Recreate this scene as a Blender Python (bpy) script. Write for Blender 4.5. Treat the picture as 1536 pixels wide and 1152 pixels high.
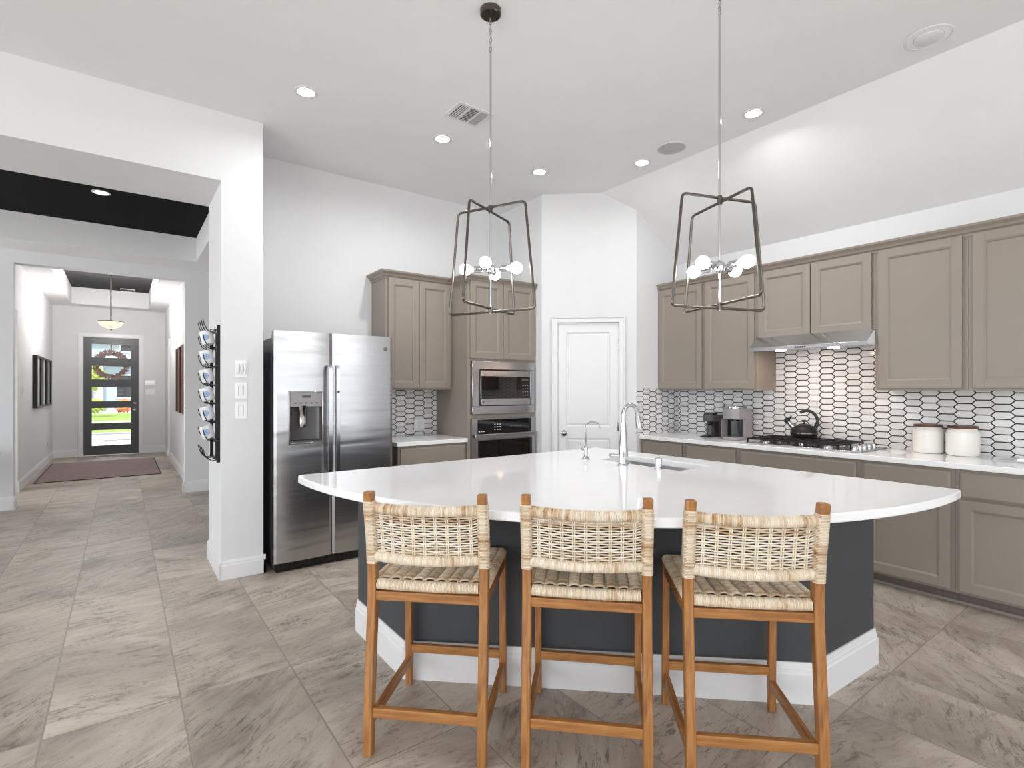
import bpy, bmesh, math, random
from math import sin, cos, pi, radians, sqrt, atan2
from mathutils import Vector, Matrix
random.seed(7)
for o in list(bpy.data.objects): bpy.data.objects.remove(o, do_unlink=True)
SC = bpy.context.scene
COL = SC.collection

# ------------------------------------------------------------------ camera
F_PX = 790.0
cam_d = bpy.data.cameras.new('camera'); cam = bpy.data.objects.new('camera', cam_d); COL.objects.link(cam)
cam.location = (0, 0, 1.38); cam.rotation_euler = (radians(90), 0, radians(-36.5))
cam_d.sensor_width = 36; cam_d.lens = F_PX / 1536 * 36; cam_d.shift_y = 8 / 1536
cam_d.clip_start = 0.05; cam_d.clip_end = 300
SC.camera = cam

# ------------------------------------------------------------------ world, exposure
W = bpy.data.worlds.new('world'); SC.world = W; W.use_nodes = True
bg = W.node_tree.nodes['Background']; bg.inputs[0].default_value = (0.9, 0.955, 1.0, 1); bg.inputs[1].default_value = 2.2
SC.view_settings.view_transform = 'Standard'; SC.view_settings.look = 'None'
SC.view_settings.exposure = -0.01; SC.view_settings.gamma = 1; SC.view_settings.use_curve_mapping = False

def area_light(name, loc, rot, sx, sy, power, color=(1, 1, 1)):
    d = bpy.data.lights.new(name, 'AREA'); d.shape = 'RECTANGLE'; d.size = sx; d.size_y = sy; d.energy = power; d.color = color
    o = bpy.data.objects.new(name, d); COL.objects.link(o); o.location = loc; o.rotation_euler = rot
    return o
# added area lamps stand in for daylight from assumed windows behind and left
sun_d = bpy.data.lights.new('sun', 'SUN'); sun_d.energy = 5.0; sun_d.angle = radians(1.2); sun_d.color = (1, 0.985, 0.96)
sun = bpy.data.objects.new('sun', sun_d); COL.objects.link(sun); sun.rotation_euler = (radians(34), 0, radians(-20))
area_light('daylight_back_windows', (0.2, -5.0, 1.6), (radians(-112), 0, 0), 9.0, 2.9, 500, (0.91, 0.955, 1.0))
area_light('daylight_side_windows', (-5.2, -0.8, 1.6), (radians(112), 0, radians(-90)), 6.0, 2.9, 200, (0.91, 0.955, 1.0))
area_light('fill_hall_side', (-3.9, 6.6, 1.5), (radians(90), 0, radians(-90)), 2.6, 2.4, 48, (0.94, 0.97, 1.0))  # unseen fill lamp added to brighten the hall from its open left side
area_light('fill_side_room', (-2.2, 9.2, 1.5), (radians(90), 0, radians(-90)), 1.3, 2.2, 26, (0.95, 0.975, 1.0))  # added lamp in the windowless side room, brightens the right foyer wall
area_light('fill_side_room_right', (1.85, 12.9, 1.5), (radians(90), 0, radians(90)), 1.6, 2.2, 16, (0.95, 0.975, 1.0))  # second added lamp, out of view, lifts the left foyer wall and door

# ------------------------------------------------------------------ materials
def lin(c):
    return tuple(((v / 255) / 12.92 if v <= 10 else (((v / 255) + 0.055) / 1.055) ** 2.4) for v in c) + (1,)
def new_mat(name):
    m = bpy.data.materials.new(name); m.use_nodes = True
    nt = m.node_tree; return m, nt, nt.nodes['Principled BSDF']
def N(nt, t, **kw):
    n = nt.nodes.new(t)
    for k, v in kw.items(): setattr(n, k, v)
    return n
def math_n(nt, op, a, b=None, c=None):
    n = N(nt, 'ShaderNodeMath', operation=op)
    for i, v in enumerate((a, b, c)):
        if v is None: continue
        if isinstance(v, (int, float)): n.inputs[i].default_value = v
        else: nt.links.new(v, n.inputs[i])
    return n.outputs[0]
def ramp(nt, fac, stops):
    r = N(nt, 'ShaderNodeValToRGB'); e = r.color_ramp.elements
    while len(e) < len(stops): e.new(0.5)
    for el, (p, c) in zip(e, stops): el.position = p; el.color = c
    nt.links.new(fac, r.inputs[0]); return r.outputs[0]
def coords(nt, scale=(1, 1, 1), kind='Object'):
    t = N(nt, 'ShaderNodeTexCoord'); mp = N(nt, 'ShaderNodeMapping'); mp.inputs['Scale'].default_value = scale
    nt.links.new(t.outputs[kind], mp.inputs[0]); return mp.outputs[0]
def noise(nt, vec, scale, detail=4, rough=0.55, dist=0.0):
    n = N(nt, 'ShaderNodeTexNoise'); n.inputs['Scale'].default_value = scale; n.inputs['Detail'].default_value = detail
    n.inputs['Roughness'].default_value = rough; n.inputs['Distortion'].default_value = dist
    if vec is not None: nt.links.new(vec, n.inputs['Vector'])
    return n.outputs[0]
def bump(nt, bsdf, h, strength=0.2, dist=0.01):
    b = N(nt, 'ShaderNodeBump'); b.inputs['Strength'].default_value = strength; b.inputs['Distance'].default_value = dist
    nt.links.new(h, b.inputs['Height']); nt.links.new(b.outputs[0], bsdf.inputs['Normal'])
def P(name, rgb, rough=0.5, metal=0.0, var=0.06, vscale=6, bmp=0.0, bscale=120, stretch=(1, 1, 1), spec=0.5, coat=0.0):
    m, nt, b = new_mat(name)
    v = coords(nt, stretch); n = noise(nt, v, vscale)
    c = lin(rgb); a = tuple(max(0, x * (1 - var)) for x in c[:3]) + (1,); d = tuple(min(1, x * (1 + var)) for x in c[:3]) + (1,)
    nt.links.new(ramp(nt, n, [(0.3, a), (0.7, d)]), b.inputs['Base Color'])
    b.inputs['Roughness'].default_value = rough; b.inputs['Metallic'].default_value = metal
    b.inputs['Specular IOR Level'].default_value = spec; b.inputs['Coat Weight'].default_value = coat
    if bmp: bump(nt, b, noise(nt, v, bscale, 2), bmp, 0.003)
    return m
def EM(name, rgb, strength):
    m, nt, b = new_mat(name); c = lin(rgb)
    b.inputs['Base Color'].default_value = c; b.inputs['Emission Color'].default_value = c; b.inputs['Emission Strength'].default_value = strength
    return m

M = {}
M['wall'] = P('white wall paint', (224, 224, 225), 0.75, var=0.01, bmp=0.08, bscale=220)
M['ceil'] = P('white ceiling paint', (238, 238, 239), 0.85, var=0.01, bmp=0.12, bscale=160)
M['trim'] = P('white trim paint', (231, 231, 232), 0.32, var=0.01)
M['black_ceil'] = P('black ceiling paint', (9, 9, 10), 0.9, var=0.1, bmp=0.2, bscale=150, spec=0.2)
M['dark_ceil'] = P('charcoal ceiling paint', (58, 58, 60), 0.9, var=0.05, spec=0.2)
M['cab'] = P('taupe cabinet paint', (145, 135, 125), 0.42, var=0.02, vscale=3)
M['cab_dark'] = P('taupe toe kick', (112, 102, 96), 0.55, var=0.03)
M['island'] = P('charcoal wall paint', (62, 64, 67), 0.6, var=0.05, bmp=0.5, bscale=140)
M['quartz'] = P('white quartz', (247, 247, 248), 0.07, var=0.012, vscale=14)
M['chrome'] = P('polished chrome', (200, 200, 203), 0.06, 1.0, var=0.01)
M['nickel'] = P('polished nickel', (172, 170, 168), 0.12, 1.0, var=0.02)
M['gunmetal'] = P('gunmetal finish', (104, 98, 92), 0.22, 1.0, var=0.05)
M['black_wire'] = P('black wire', (24, 23, 23), 0.4, 0.4, var=0.1)
M['black_plastic'] = P('black plastic', (18, 18, 19), 0.3, var=0.1)
M['black_gloss'] = P('black glass', (6, 6, 7), 0.04, var=0.05, coat=0.5)
M['iron'] = P('cast iron', (26, 25, 25), 0.5, 0.3, var=0.15, bmp=0.2)
M['grey_plastic'] = P('warm grey plastic', (150, 146, 148), 0.35, var=0.02)
M['mid_plastic'] = P('dark grey plastic', (82, 80, 80), 0.3, var=0.03)
M['brown_plastic'] = P('dark brown gloss plastic', (44, 36, 34), 0.15, var=0.05)
M['white_plastic'] = P('white plastic', (243, 243, 243), 0.3, var=0.01)
M['ceramic'] = P('cream stoneware', (236, 233, 226), 0.22, var=0.015, vscale=3)
M['mug'] = P('white ceramic', (232, 233, 236), 0.18, var=0.01)
M['blue_print'] = P('blue print', (150, 180, 214), 0.3, var=0.35, vscale=90)
M['lid_wood'] = P('walnut lid', (98, 58, 42), 0.4, var=0.25, vscale=5, stretch=(2, 14, 2))
M['frame_black'] = P('black frame', (14, 14, 15), 0.4, var=0.1)
M['print_grey'] = P('pale grey print', (198, 196, 195), 0.6, var=0.1, vscale=3)
M['wood_art'] = P('brown timber', (128, 80, 55), 0.5, var=0.3, vscale=4, stretch=(8, 8, 1))
M['wood_art_dark'] = P('dark brown timber', (76, 46, 33), 0.5, var=0.2, vscale=4, stretch=(8, 8, 1))
M['vine'] = P('dark twig', (66, 36, 28), 0.8, var=0.2)
M['petal'] = P('dried red brown leaf', (128, 66, 52), 0.8, var=0.3, vscale=30)
M['door_paint'] = P('charcoal door paint', (74, 75, 78), 0.35, var=0.03)
M['paper'] = P('white paper', (245, 245, 245), 0.5, var=0.01)
M['grey_sheet'] = P('glossy grey sheet', (188, 190, 192), 0.12, var=0.03)
M['dark_grille'] = P('dark grille', (22, 22, 23), 0.7, var=0.1)
M['speaker_grey'] = P('pale grey mesh', (186, 186, 187), 0.8, var=0.02)
M['trim_ceiling'] = P('matt white ring', (226, 226, 227), 0.6, var=0.01)
M['amber_glass'] = EM('lit alabaster glass', (255, 228, 190), 1.0)
M['bulb'] = EM('lit bulb', (255, 250, 244), 24)
M['bulb_neck'] = EM('lit bulb neck', (255, 214, 178), 1.6)
M['led'] = EM('lit lamp lens', (255, 252, 246), 22)
M['hood_led'] = EM('lit hood lens', (255, 222, 196), 85)
M['display'] = EM('lit display', (228, 232, 234), 0.5)
M['concrete'] = P('pale concrete', (196, 194, 190), 0.85, var=0.06, vscale=2)
M['asphalt'] = P('asphalt', (120, 120, 122), 0.9, var=0.08)
M['lawn'] = P('lawn grass', (126, 158, 58), 0.9, var=0.25, vscale=3)
M['leaf_yellow'] = P('yellow green leaf', (178, 196, 60), 0.8, var=0.3, vscale=4)
M['leaf_green'] = P('green leaf', (86, 120, 52), 0.8, var=0.3, vscale=8)
M['leaf_orange'] = P('orange flower', (226, 140, 60), 0.8, var=0.2)
M['bark'] = P('bark', (92, 76, 62), 0.9, var=0.2)
M['siding'] = P('blue grey siding', (160, 174, 188), 0.7, var=0.06, stretch=(0.2, 0.2, 10))
M['siding_white'] = P('white siding', (232, 232, 230), 0.7, var=0.02)
M['brick'] = P('red brown brick', (138, 96, 84), 0.85, var=0.15, vscale=20)
M['roof'] = P('grey roof shingle', (110, 108, 108), 0.9, var=0.12, vscale=30)

def glass_mat():
    m, nt, b = new_mat('clear glass')
    out = nt.nodes['Material Output']; tr = N(nt, 'ShaderNodeBsdfTransparent'); gl = N(nt, 'ShaderNodeBsdfGlossy'); gl.inputs['Roughness'].default_value = 0.02
    fr = N(nt, 'ShaderNodeFresnel'); fr.inputs[0].default_value = 1.4; mx = N(nt, 'ShaderNodeMixShader')
    nt.links.new(fr.outputs[0], mx.inputs[0]); nt.links.new(tr.outputs[0], mx.inputs[1]); nt.links.new(gl.outputs[0], mx.inputs[2]); nt.links.new(mx.outputs[0], out.inputs[0])
    return m
M['glass'] = glass_mat()

def steel_mat(name, horiz=True, base=(196, 196, 198), rough=0.2, wav=0.0):
    m, nt, b = new_mat(name)
    v = coords(nt, (1.5, 1.5, 260) if horiz else (260, 260, 1.5)); n = noise(nt, v, 1.0, 5)
    c = lin(base); nt.links.new(ramp(nt, n, [(0.3, tuple(x * 0.9 for x in c[:3]) + (1,)), (0.7, c)]), b.inputs['Base Color'])
    b.inputs['Metallic'].default_value = 1.0
    r = math_n(nt, 'MULTIPLY_ADD', n, 0.12, rough - 0.06); nt.links.new(r, b.inputs['Roughness'])
    if wav:
        w = noise(nt, coords(nt, (0.8, 0.8, 5.0)), 1.6, 1, 0.4, 0.5); bump(nt, b, w, wav, 0.02)
    return m
M['steel'] = steel_mat('brushed steel')
M['fridge_steel'] = steel_mat('brushed fridge steel', True, (192, 192, 194), 0.25, 0.24)
M['steel_dark'] = P('fridge side enamel', (92, 92, 95), 0.28, 0.5, var=0.03)
M['sink_steel'] = steel_mat('sink steel', True, (205, 206, 208), 0.42)

def floor_mat():
    m, nt, b = new_mat('slate look floor tile')
    t = N(nt, 'ShaderNodeTexCoord'); sp = N(nt, 'ShaderNodeSeparateXYZ'); nt.links.new(t.outputs['Object'], sp.inputs[0])
    TX, TY, OX, OY = 0.466, 0.9, 0.2105, 0.965
    u = math_n(nt, 'DIVIDE', math_n(nt, 'SUBTRACT', sp.outputs[0], OX), TX); v = math_n(nt, 'DIVIDE', math_n(nt, 'SUBTRACT', sp.outputs[1], OY), TY)
    iu = math_n(nt, 'FLOOR', u); iv = math_n(nt, 'FLOOR', v)
    fu = math_n(nt, 'SUBTRACT', u, iu); fv = math_n(nt, 'SUBTRACT', v, iv)
    du = math_n(nt, 'MULTIPLY', math_n(nt, 'MINIMUM', fu, math_n(nt, 'SUBTRACT', 1.0, fu)), TX)
    dv = math_n(nt, 'MULTIPLY', math_n(nt, 'MINIMUM', fv, math_n(nt, 'SUBTRACT', 1.0, fv)), TY)
    dmin = math_n(nt, 'MINIMUM', du, dv)
    ss = N(nt, 'ShaderNodeMapRange', interpolation_type='SMOOTHSTEP'); nt.links.new(dmin, ss.inputs[0]); ss.inputs[1].default_value = 0.0022; ss.inputs[2].default_value = 0.004
    tile = ss.outputs[0]
    cb = N(nt, 'ShaderNodeCombineXYZ'); nt.links.new(iu, cb.inputs[0]); nt.links.new(iv, cb.inputs[1])
    wn = N(nt, 'ShaderNodeTexWhiteNoise', noise_dimensions='2D'); nt.links.new(cb.outputs[0], wn.inputs['Vector'])
    rnd = wn.outputs['Value']
    # shift and turn the stone figure per tile
    vs = N(nt, 'ShaderNodeVectorMath', operation='SCALE'); nt.links.new(wn.outputs['Color'], vs.inputs[0]); vs.inputs['Scale'].default_value = 40
    va = N(nt, 'ShaderNodeVectorMath', operation='ADD'); nt.links.new(t.outputs['Object'], va.inputs[0]); nt.links.new(vs.outputs[0], va.inputs[1])
    rot = N(nt, 'ShaderNodeVectorRotate', rotation_type='Z_AXIS'); nt.links.new(va.outputs[0], rot.inputs['Vector'])
    nt.links.new(math_n(nt, 'MULTIPLY_ADD', rnd, 1.2, -0.9), rot.inputs['Angle'])
    mp = N(nt, 'ShaderNodeMapping'); mp.inputs['Scale'].default_value = (1.0, 3.4, 1); nt.links.new(rot.outputs[0], mp.inputs[0])
    n1 = noise(nt, mp.outputs[0], 2.2, 9, 0.66, 0.7)
    mp2 = N(nt, 'ShaderNodeMapping'); mp2.inputs['Scale'].default_value = (1.0, 2.6, 1); nt.links.new(rot.outputs[0], mp2.inputs[0])
    n2 = noise(nt, mp2.outputs[0], 5.0, 12, 0.78, 1.0)
    n3 = noise(nt, va.outputs[0], 1.1, 4, 0.5, 0.3)
    n4 = noise(nt, va.outputs[0], 60, 3, 0.6)
    mp3 = N(nt, 'ShaderNodeMapping'); mp3.inputs['Scale'].default_value = (1.0, 5.0, 1); nt.links.new(rot.outputs[0], mp3.inputs[0])
    n5 = noise(nt, mp3.outputs[0], 2.6, 5, 0.6, 0.35)
    rd = math_n(nt, 'ABSOLUTE', math_n(nt, 'SUBTRACT', n5, 0.5))
    vm = N(nt, 'ShaderNodeMapRange', interpolation_type='SMOOTHSTEP'); nt.links.new(rd, vm.inputs[0]); vm.inputs[1].default_value = 0.002; vm.inputs[2].default_value = 0.02; vm.inputs[3].default_value = 0.45; vm.inputs[4].default_value = 1.0
    mask = N(nt, 'ShaderNodeMapRange'); nt.links.new(noise(nt, va.outputs[0], 2.6, 3, 0.5), mask.inputs[0]); mask.inputs[1].default_value = 0.46; mask.inputs[2].default_value = 0.62
    vline = math_n(nt, 'SUBTRACT', 1.0, math_n(nt, 'MULTIPLY', math_n(nt, 'SUBTRACT', 1.0, vm.outputs[0]), mask.outputs[0]))
    n6 = noise(nt, mp2.outputs[0], 22, 6, 0.7, 0.4)
    speck = N(nt, 'ShaderNodeMapRange', interpolation_type='SMOOTHSTEP'); nt.links.new(n6, speck.inputs[0]); speck.inputs[1].default_value = 0.30; speck.inputs[2].default_value = 0.44; speck.inputs[3].default_value = 0.62; speck.inputs[4].default_value = 1.0
    vline = math_n(nt, 'MULTIPLY', vline, speck.outputs[0])
    base = ramp(nt, n1, [(0.30, lin((144, 131, 119))), (0.44, lin((176, 163, 150))), (0.58, lin((190, 178, 165))), (0.75, lin((202, 190, 178)))])
    vein = ramp(nt, n2, [(0.33, (0.40, 0.38, 0.365, 1)), (0.405, (0.70, 0.69, 0.68, 1)), (0.44, (0.96, 0.96, 0.955, 1)), (0.5, (1, 1, 1, 1)), (0.7, (1.04, 1.04, 1.04, 1))])
    mx = N(nt, 'ShaderNodeMix', data_type='RGBA', blend_type='MULTIPLY'); mx.inputs[0].default_value = 0.85
    nt.links.new(base, mx.inputs[6]); nt.links.new(vein, mx.inputs[7])
    cloud = ramp(nt, n3, [(0.38, (0.72, 0.71, 0.705, 1)), (0.48, (0.98, 0.98, 0.98, 1)), (0.62, (1.07, 1.07, 1.065, 1))])
    mx2 = N(nt, 'ShaderNodeMix', data_type='RGBA', blend_type='MULTIPLY'); mx2.inputs[0].default_value = 0.9
    nt.links.new(mx.outputs[2], mx2.inputs[6]); nt.links.new(cloud, mx2.inputs[7])
    tv = N(nt, 'ShaderNodeCombineColor'); g = math_n(nt, 'MULTIPLY', math_n(nt, 'MULTIPLY_ADD', rnd, 0.26, 0.88), vline)
    for i in range(3): nt.links.new(g, tv.inputs[i])
    mx3 = N(nt, 'ShaderNodeMix', data_type='RGBA', blend_type='MULTIPLY'); mx3.inputs[0].default_value = 1
    nt.links.new(mx2.outputs[2], mx3.inputs[6]); nt.links.new(tv.outputs[0], mx3.inputs[7])
    fin = N(nt, 'ShaderNodeMix', data_type='RGBA'); nt.links.new(tile, fin.inputs[0]); fin.inputs[6].default_value = lin((150, 139, 129)); nt.links.new(mx3.outputs[2], fin.inputs[7])
    nt.links.new(fin.outputs[2], b.inputs['Base Color'])
    nt.links.new(math_n(nt, 'MULTIPLY_ADD', n1, 0.2, 0.33), b.inputs['Roughness'])
    hh = math_n(nt, 'ADD', math_n(nt, 'MULTIPLY', tile, 0.8), math_n(nt, 'ADD', math_n(nt, 'MULTIPLY_ADD', n2, 0.8, math_n(nt, 'MULTIPLY', vline, 0.5)), math_n(nt, 'MULTIPLY', n4, 0.12)))
    bump(nt, b, hh, 0.45, 0.005)
    return m
M['floor'] = floor_mat()

def picket_mat(name, axis, s0, z0):
    """white elongated hexagon tiles with dark grout"""
    m, nt, b = new_mat(name)
    t = N(nt, 'ShaderNodeTexCoord'); sp = N(nt, 'ShaderNodeSeparateXYZ'); nt.links.new(t.outputs['Object'], sp.inputs[0])
    PX_, H, HW, FL = 0.205, 0.0525, 0.064, 0.0385
    s = math_n(nt, 'SUBTRACT', sp.outputs[axis], s0); z = math_n(nt, 'SUBTRACT', sp.outputs[2], z0)
    def lattice(ds, dz):
        a = math_n(nt, 'DIVIDE', math_n(nt, 'SUBTRACT', s, ds), PX_); c = math_n(nt, 'DIVIDE', math_n(nt, 'SUBTRACT', z, dz), H)
        ra = math_n(nt, 'ROUND', a); rc = math_n(nt, 'ROUND', c)
        x = math_n(nt, 'MULTIPLY', math_n(nt, 'ABSOLUTE', math_n(nt, 'SUBTRACT', a, ra)), PX_)
        y = math_n(nt, 'MULTIPLY', math_n(nt, 'ABSOLUTE', math_n(nt, 'SUBTRACT', c, rc)), H)
        d1 = math_n(nt, 'SUBTRACT', H / 2, y)
        # slanted edge from (FL, H/2) to (HW, 0)
        ex, ey = H / 2, HW - FL; L = sqrt(ex * ex + ey * ey); nx, ny = ex / L, ey / L; c0 = nx * HW
        d2 = math_n(nt, 'SUBTRACT', c0, math_n(nt, 'ADD', math_n(nt, 'MULTIPLY', x, nx), math_n(nt, 'MULTIPLY', y, ny)))
        return math_n(nt, 'MINIMUM', d1, d2), ra, rc
    d_a, ra, rc = lattice(0, H / 2); d_b, rb, rd = lattice(PX_ / 2, 0)
    d = math_n(nt, 'MAXIMUM', d_a, d_b)
    ss = N(nt, 'ShaderNodeMapRange', interpolation_type='SMOOTHSTEP'); nt.links.new(d, ss.inputs[0]); ss.inputs[1].default_value = 0.0033; ss.inputs[2].default_value = 0.0042
    cb = N(nt, 'ShaderNodeCombineXYZ'); sel = math_n(nt, 'GREATER_THAN', d_a, d_b)
    def pick(p, q): return math_n(nt, 'ADD', math_n(nt, 'MULTIPLY', p, sel), math_n(nt, 'MULTIPLY', q, math_n(nt, 'SUBTRACT', 1.0, sel)))
    nt.links.new(pick(ra, math_n(nt, 'ADD', rb, 0.37)), cb.inputs[0]); nt.links.new(pick(rc, rd), cb.inputs[1])
    wn = N(nt, 'ShaderNodeTexWhiteNoise', noise_dimensions='2D'); nt.links.new(cb.outputs[0], wn.inputs['Vector'])
    tc = ramp(nt, wn.outputs['Value'], [(0, lin((222, 220, 219))), (1, lin((240, 239, 238)))])
    mx = N(nt, 'ShaderNodeMix', data_type='RGBA'); nt.links.new(ss.outputs[0], mx.inputs[0]); mx.inputs[6].default_value = lin((26, 24, 25)); nt.links.new(tc, mx.inputs[7])
    nt.links.new(mx.outputs[2], b.inputs['Base Color'])
    nt.links.new(math_n(nt, 'MULTIPLY_ADD', ss.outputs[0], -0.55, 0.7), b.inputs['Roughness'])
    bump(nt, b, ss.outputs[0], 0.5, 0.002)
    return m
M['tile_right'] = picket_mat('white picket tile on the range wall', 1, 1.624, 1.041)
M['tile_back'] = picket_mat('white picket tile beside the fridge', 0, 2.245, 1.055)
M['tile_short'] = picket_mat('white picket tile on the pantry return', 0, 4.349, 1.068)

def rattan_mat():
    m, nt, b = new_mat('natural rattan')
    a = N(nt, 'ShaderNodeAttribute'); a.attribute_name = 'tint'
    n = noise(nt, coords(nt), 9, 3)
    n2 = noise(nt, coords(nt), 45, 3)
    f = math_n(nt, 'ADD', math_n(nt, 'MULTIPLY', a.outputs['Fac'], 0.62), math_n(nt, 'ADD', math_n(nt, 'MULTIPLY', n, 0.45), math_n(nt, 'MULTIPLY', math_n(nt, 'SUBTRACT', n2, 0.5), 0.5)))
    nt.links.new(ramp(nt, f, [(0.10, lin((120, 82, 52))), (0.26, lin((186, 150, 112))), (0.42, lin((214, 194, 166))), (0.6, lin((228, 214, 193))), (0.92, lin((238, 229, 214)))]), b.inputs['Base Color'])
    b.inputs['Roughness'].default_value = 0.55
    return m
M['rattan'] = rattan_mat()
def wood_mat(name, stretch):
    m, nt, b = new_mat(name)
    v = coords(nt, stretch); n = noise(nt, v, 3.0, 8, 0.6, 0.5); n2 = noise(nt, coords(nt), 3, 2)
    f = math_n(nt, 'ADD', math_n(nt, 'MULTIPLY', n, 0.75), math_n(nt, 'MULTIPLY', n2, 0.25))
    nt.links.new(ramp(nt, f, [(0.25, lin((92, 53, 24))), (0.42, lin((146, 95, 50))), (0.58, lin((172, 120, 68))), (0.8, lin((192, 142, 88)))]), b.inputs['Base Color'])
    b.inputs['Roughness'].default_value = 0.42; bump(nt, b, n, 0.08, 0.002)
    return m
M['wood_v'] = wood_mat('golden teak upright', (22, 22, 1.6))
M['wood_x'] = wood_mat('golden teak rail', (1.6, 22, 22))
M['wood_y'] = wood_mat('golden teak side rail', (22, 1.6, 22))
def rug_mat():
    m, nt, b = new_mat('mauve grey woven rug')
    n = noise(nt, coords(nt, (1, 6, 1)), 9, 6, 0.65); n2 = noise(nt, coords(nt, (60, 240, 1)), 1, 2)
    f = math_n(nt, 'ADD', math_n(nt, 'MULTIPLY', n, 0.7), math_n(nt, 'MULTIPLY', n2, 0.3))
    nt.links.new(ramp(nt, f, [(0.3, lin((128, 112, 112))), (0.5, lin((160, 142, 141))), (0.7, lin((182, 165, 163)))]), b.inputs['Base Color'])
    b.inputs['Roughness'].default_value = 0.95; b.inputs['Specular IOR Level'].default_value = 0.1; bump(nt, b, n2, 0.4, 0.004)
    return m
M['rug'] = rug_mat()

# ------------------------------------------------------------------ mesh helper
class MB:
    def __init__(s): s.v = []; s.f = []; s.t = []
    def _add(s, vs, fs, tint=0.5, mat=None):
        o = len(s.v)
        for p in vs:
            p = Vector(p)
            if mat is not None: p = mat @ p
            s.v.append(tuple(p)); s.t.append(tint)
        s.f += [tuple(i + o for i in f) for f in fs]
    def box(s, x0, x1, y0, y1, z0, z1, tint=0.5, mat=None):
        vs = [(x0, y0, z0), (x1, y0, z0), (x1, y1, z0), (x0, y1, z0), (x0, y0, z1), (x1, y0, z1), (x1, y1, z1), (x0, y1, z1)]
        s._add(vs, [(0, 3, 2, 1), (4, 5, 6, 7), (0, 1, 5, 4), (1, 2, 6, 5), (2, 3, 7, 6), (3, 0, 4, 7)], tint, mat); return s
    def prism(s, poly, z0, z1, mat=None, axis='z'):
        n = len(poly)
        if axis == 'z': f = lambda p, h: (p[0], p[1], h)
        elif axis == 'x': f = lambda p, h: (h, p[0], p[1])
        else: f = lambda p, h: (p[0], h, p[1])
        vs = [f(p, z0) for p in poly] + [f(p, z1) for p in poly]
        s._add(vs, [tuple(range(n - 1, -1, -1)), tuple(range(n, 2 * n))] + [(i, (i + 1) % n, n + (i + 1) % n, n + i) for i in range(n)], mat=mat); return s
    def tube(s, pts, r, seg=8, closed=False, cap=True, tint=0.5, mat=None, flat=1.0):
        pts = [Vector(p) for p in pts]; n = len(pts)
        rs = r if isinstance(r, (list, tuple)) else [r] * n
        T = []
        for i in range(n):
            if closed: d = pts[(i + 1) % n] - pts[i - 1]
            else: d = pts[min(i + 1, n - 1)] - pts[max(i - 1, 0)]
            T.append(d.normalized())
        up = Vector((0, 0, 1)) if abs(T[0].z) < 0.9 else Vector((0, 1, 0))
        u = (up - T[0] * up.dot(T[0])).normalized(); vs = []
        for i in range(n):
            if i:
                u = u - T[i] * u.dot(T[i])
                u = u.normalized() if u.length > 1e-6 else T[i].orthogonal().normalized()
            w = T[i].cross(u)
            for k in range(seg):
                a = 2 * pi * k / seg; vs.append(pts[i] + u * (cos(a) * rs[i]) + w * (sin(a) * rs[i] * flat))
        fs = []
        for i in range(n if closed else n - 1):
            j = (i + 1) % n
            for k in range(seg):
                k2 = (k + 1) % seg; fs.append((i * seg + k, j * seg + k, j * seg + k2, i * seg + k2))
        if cap and not closed: fs += [tuple(range(seg)), tuple(range((n - 1) * seg + seg - 1, (n - 1) * seg - 1, -1))]
        s._add(vs, fs, tint, mat); return s
    def lathe(s, prof, c=(0, 0, 0), seg=24, mat=None, tint=0.5):
        n = len(prof); vs = []
        for r, z in prof:
            for k in range(seg):
                a = 2 * pi * k / seg; vs.append((c[0] + r * cos(a), c[1] + r * sin(a), c[2] + z))
        fs = []
        for i in range(n - 1):
            for k in range(seg):
                k2 = (k + 1) % seg; fs.append((i * seg + k, i * seg + k2, (i + 1) * seg + k2, (i + 1) * seg + k))
        fs += [tuple(range(seg - 1, -1, -1)), tuple(range((n - 1) * seg, n * seg))]
        s._add(vs, fs, tint, mat); return s
    def sweep_rect(s, pts, w, d, mat=None):
        """rectangular bar in the y-z plane: pts (y, z), width w in x centred on x0"""
        vs = []; n = len(pts)
        for i, (x, y, z) in enumerate(pts):
            a = pts[max(i - 1, 0)]; b = pts[min(i + 1, n - 1)]; ty, tz = b[1] - a[1], b[2] - a[2]; L = sqrt(ty * ty + tz * tz); ny, nz = tz / L, -ty / L
            if i in (0, n - 1): ny, nz = 1, 0
            for sx, sd in ((-1, -1), (1, -1), (1, 1), (-1, 1)): vs.append((x + sx * w / 2, y + ny * sd * d / 2, z + nz * sd * d / 2))
        fs = [(3, 2, 1, 0), tuple((n - 1) * 4 + k for k in range(4))]
        for i in range(n - 1):
            for k in range(4): k2 = (k + 1) % 4; fs.append((i * 4 + k, i * 4 + k2, i * 4 + 4 + k2, i * 4 + 4 + k))
        s._add(vs, fs, mat=mat); return s
    def build(s, name, mat, parent=None, bevel=0.0, smooth=35, seg=2, tint=False):
        me = bpy.data.meshes.new(name); me.from_pydata(s.v, [], s.f)
        bm = bmesh.new(); bm.from_mesh(me); bmesh.ops.recalc_face_normals(bm, faces=bm.faces[:]); bm.to_mesh(me); bm.free()
        if tint:
            a = me.color_attributes.new('tint', 'FLOAT_COLOR', 'POINT')
            a.data.foreach_set('color', [c for t in s.t for c in (t, t, t, 1)])
        me.materials.append(M[mat] if isinstance(mat, str) else mat)
        if smooth:
            me.polygons.foreach_set('use_smooth', [True] * len(me.polygons)); me.set_sharp_from_angle(angle=radians(smooth))
        o = bpy.data.objects.new(name, me); COL.objects.link(o)
        if parent is not None: o.parent = parent
        if bevel:
            md = o.modifiers.new('bevel', 'BEVEL'); md.width = bevel; md.segments = seg; md.limit_method = 'ANGLE'; md.angle_limit = radians(40)
        return o

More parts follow.
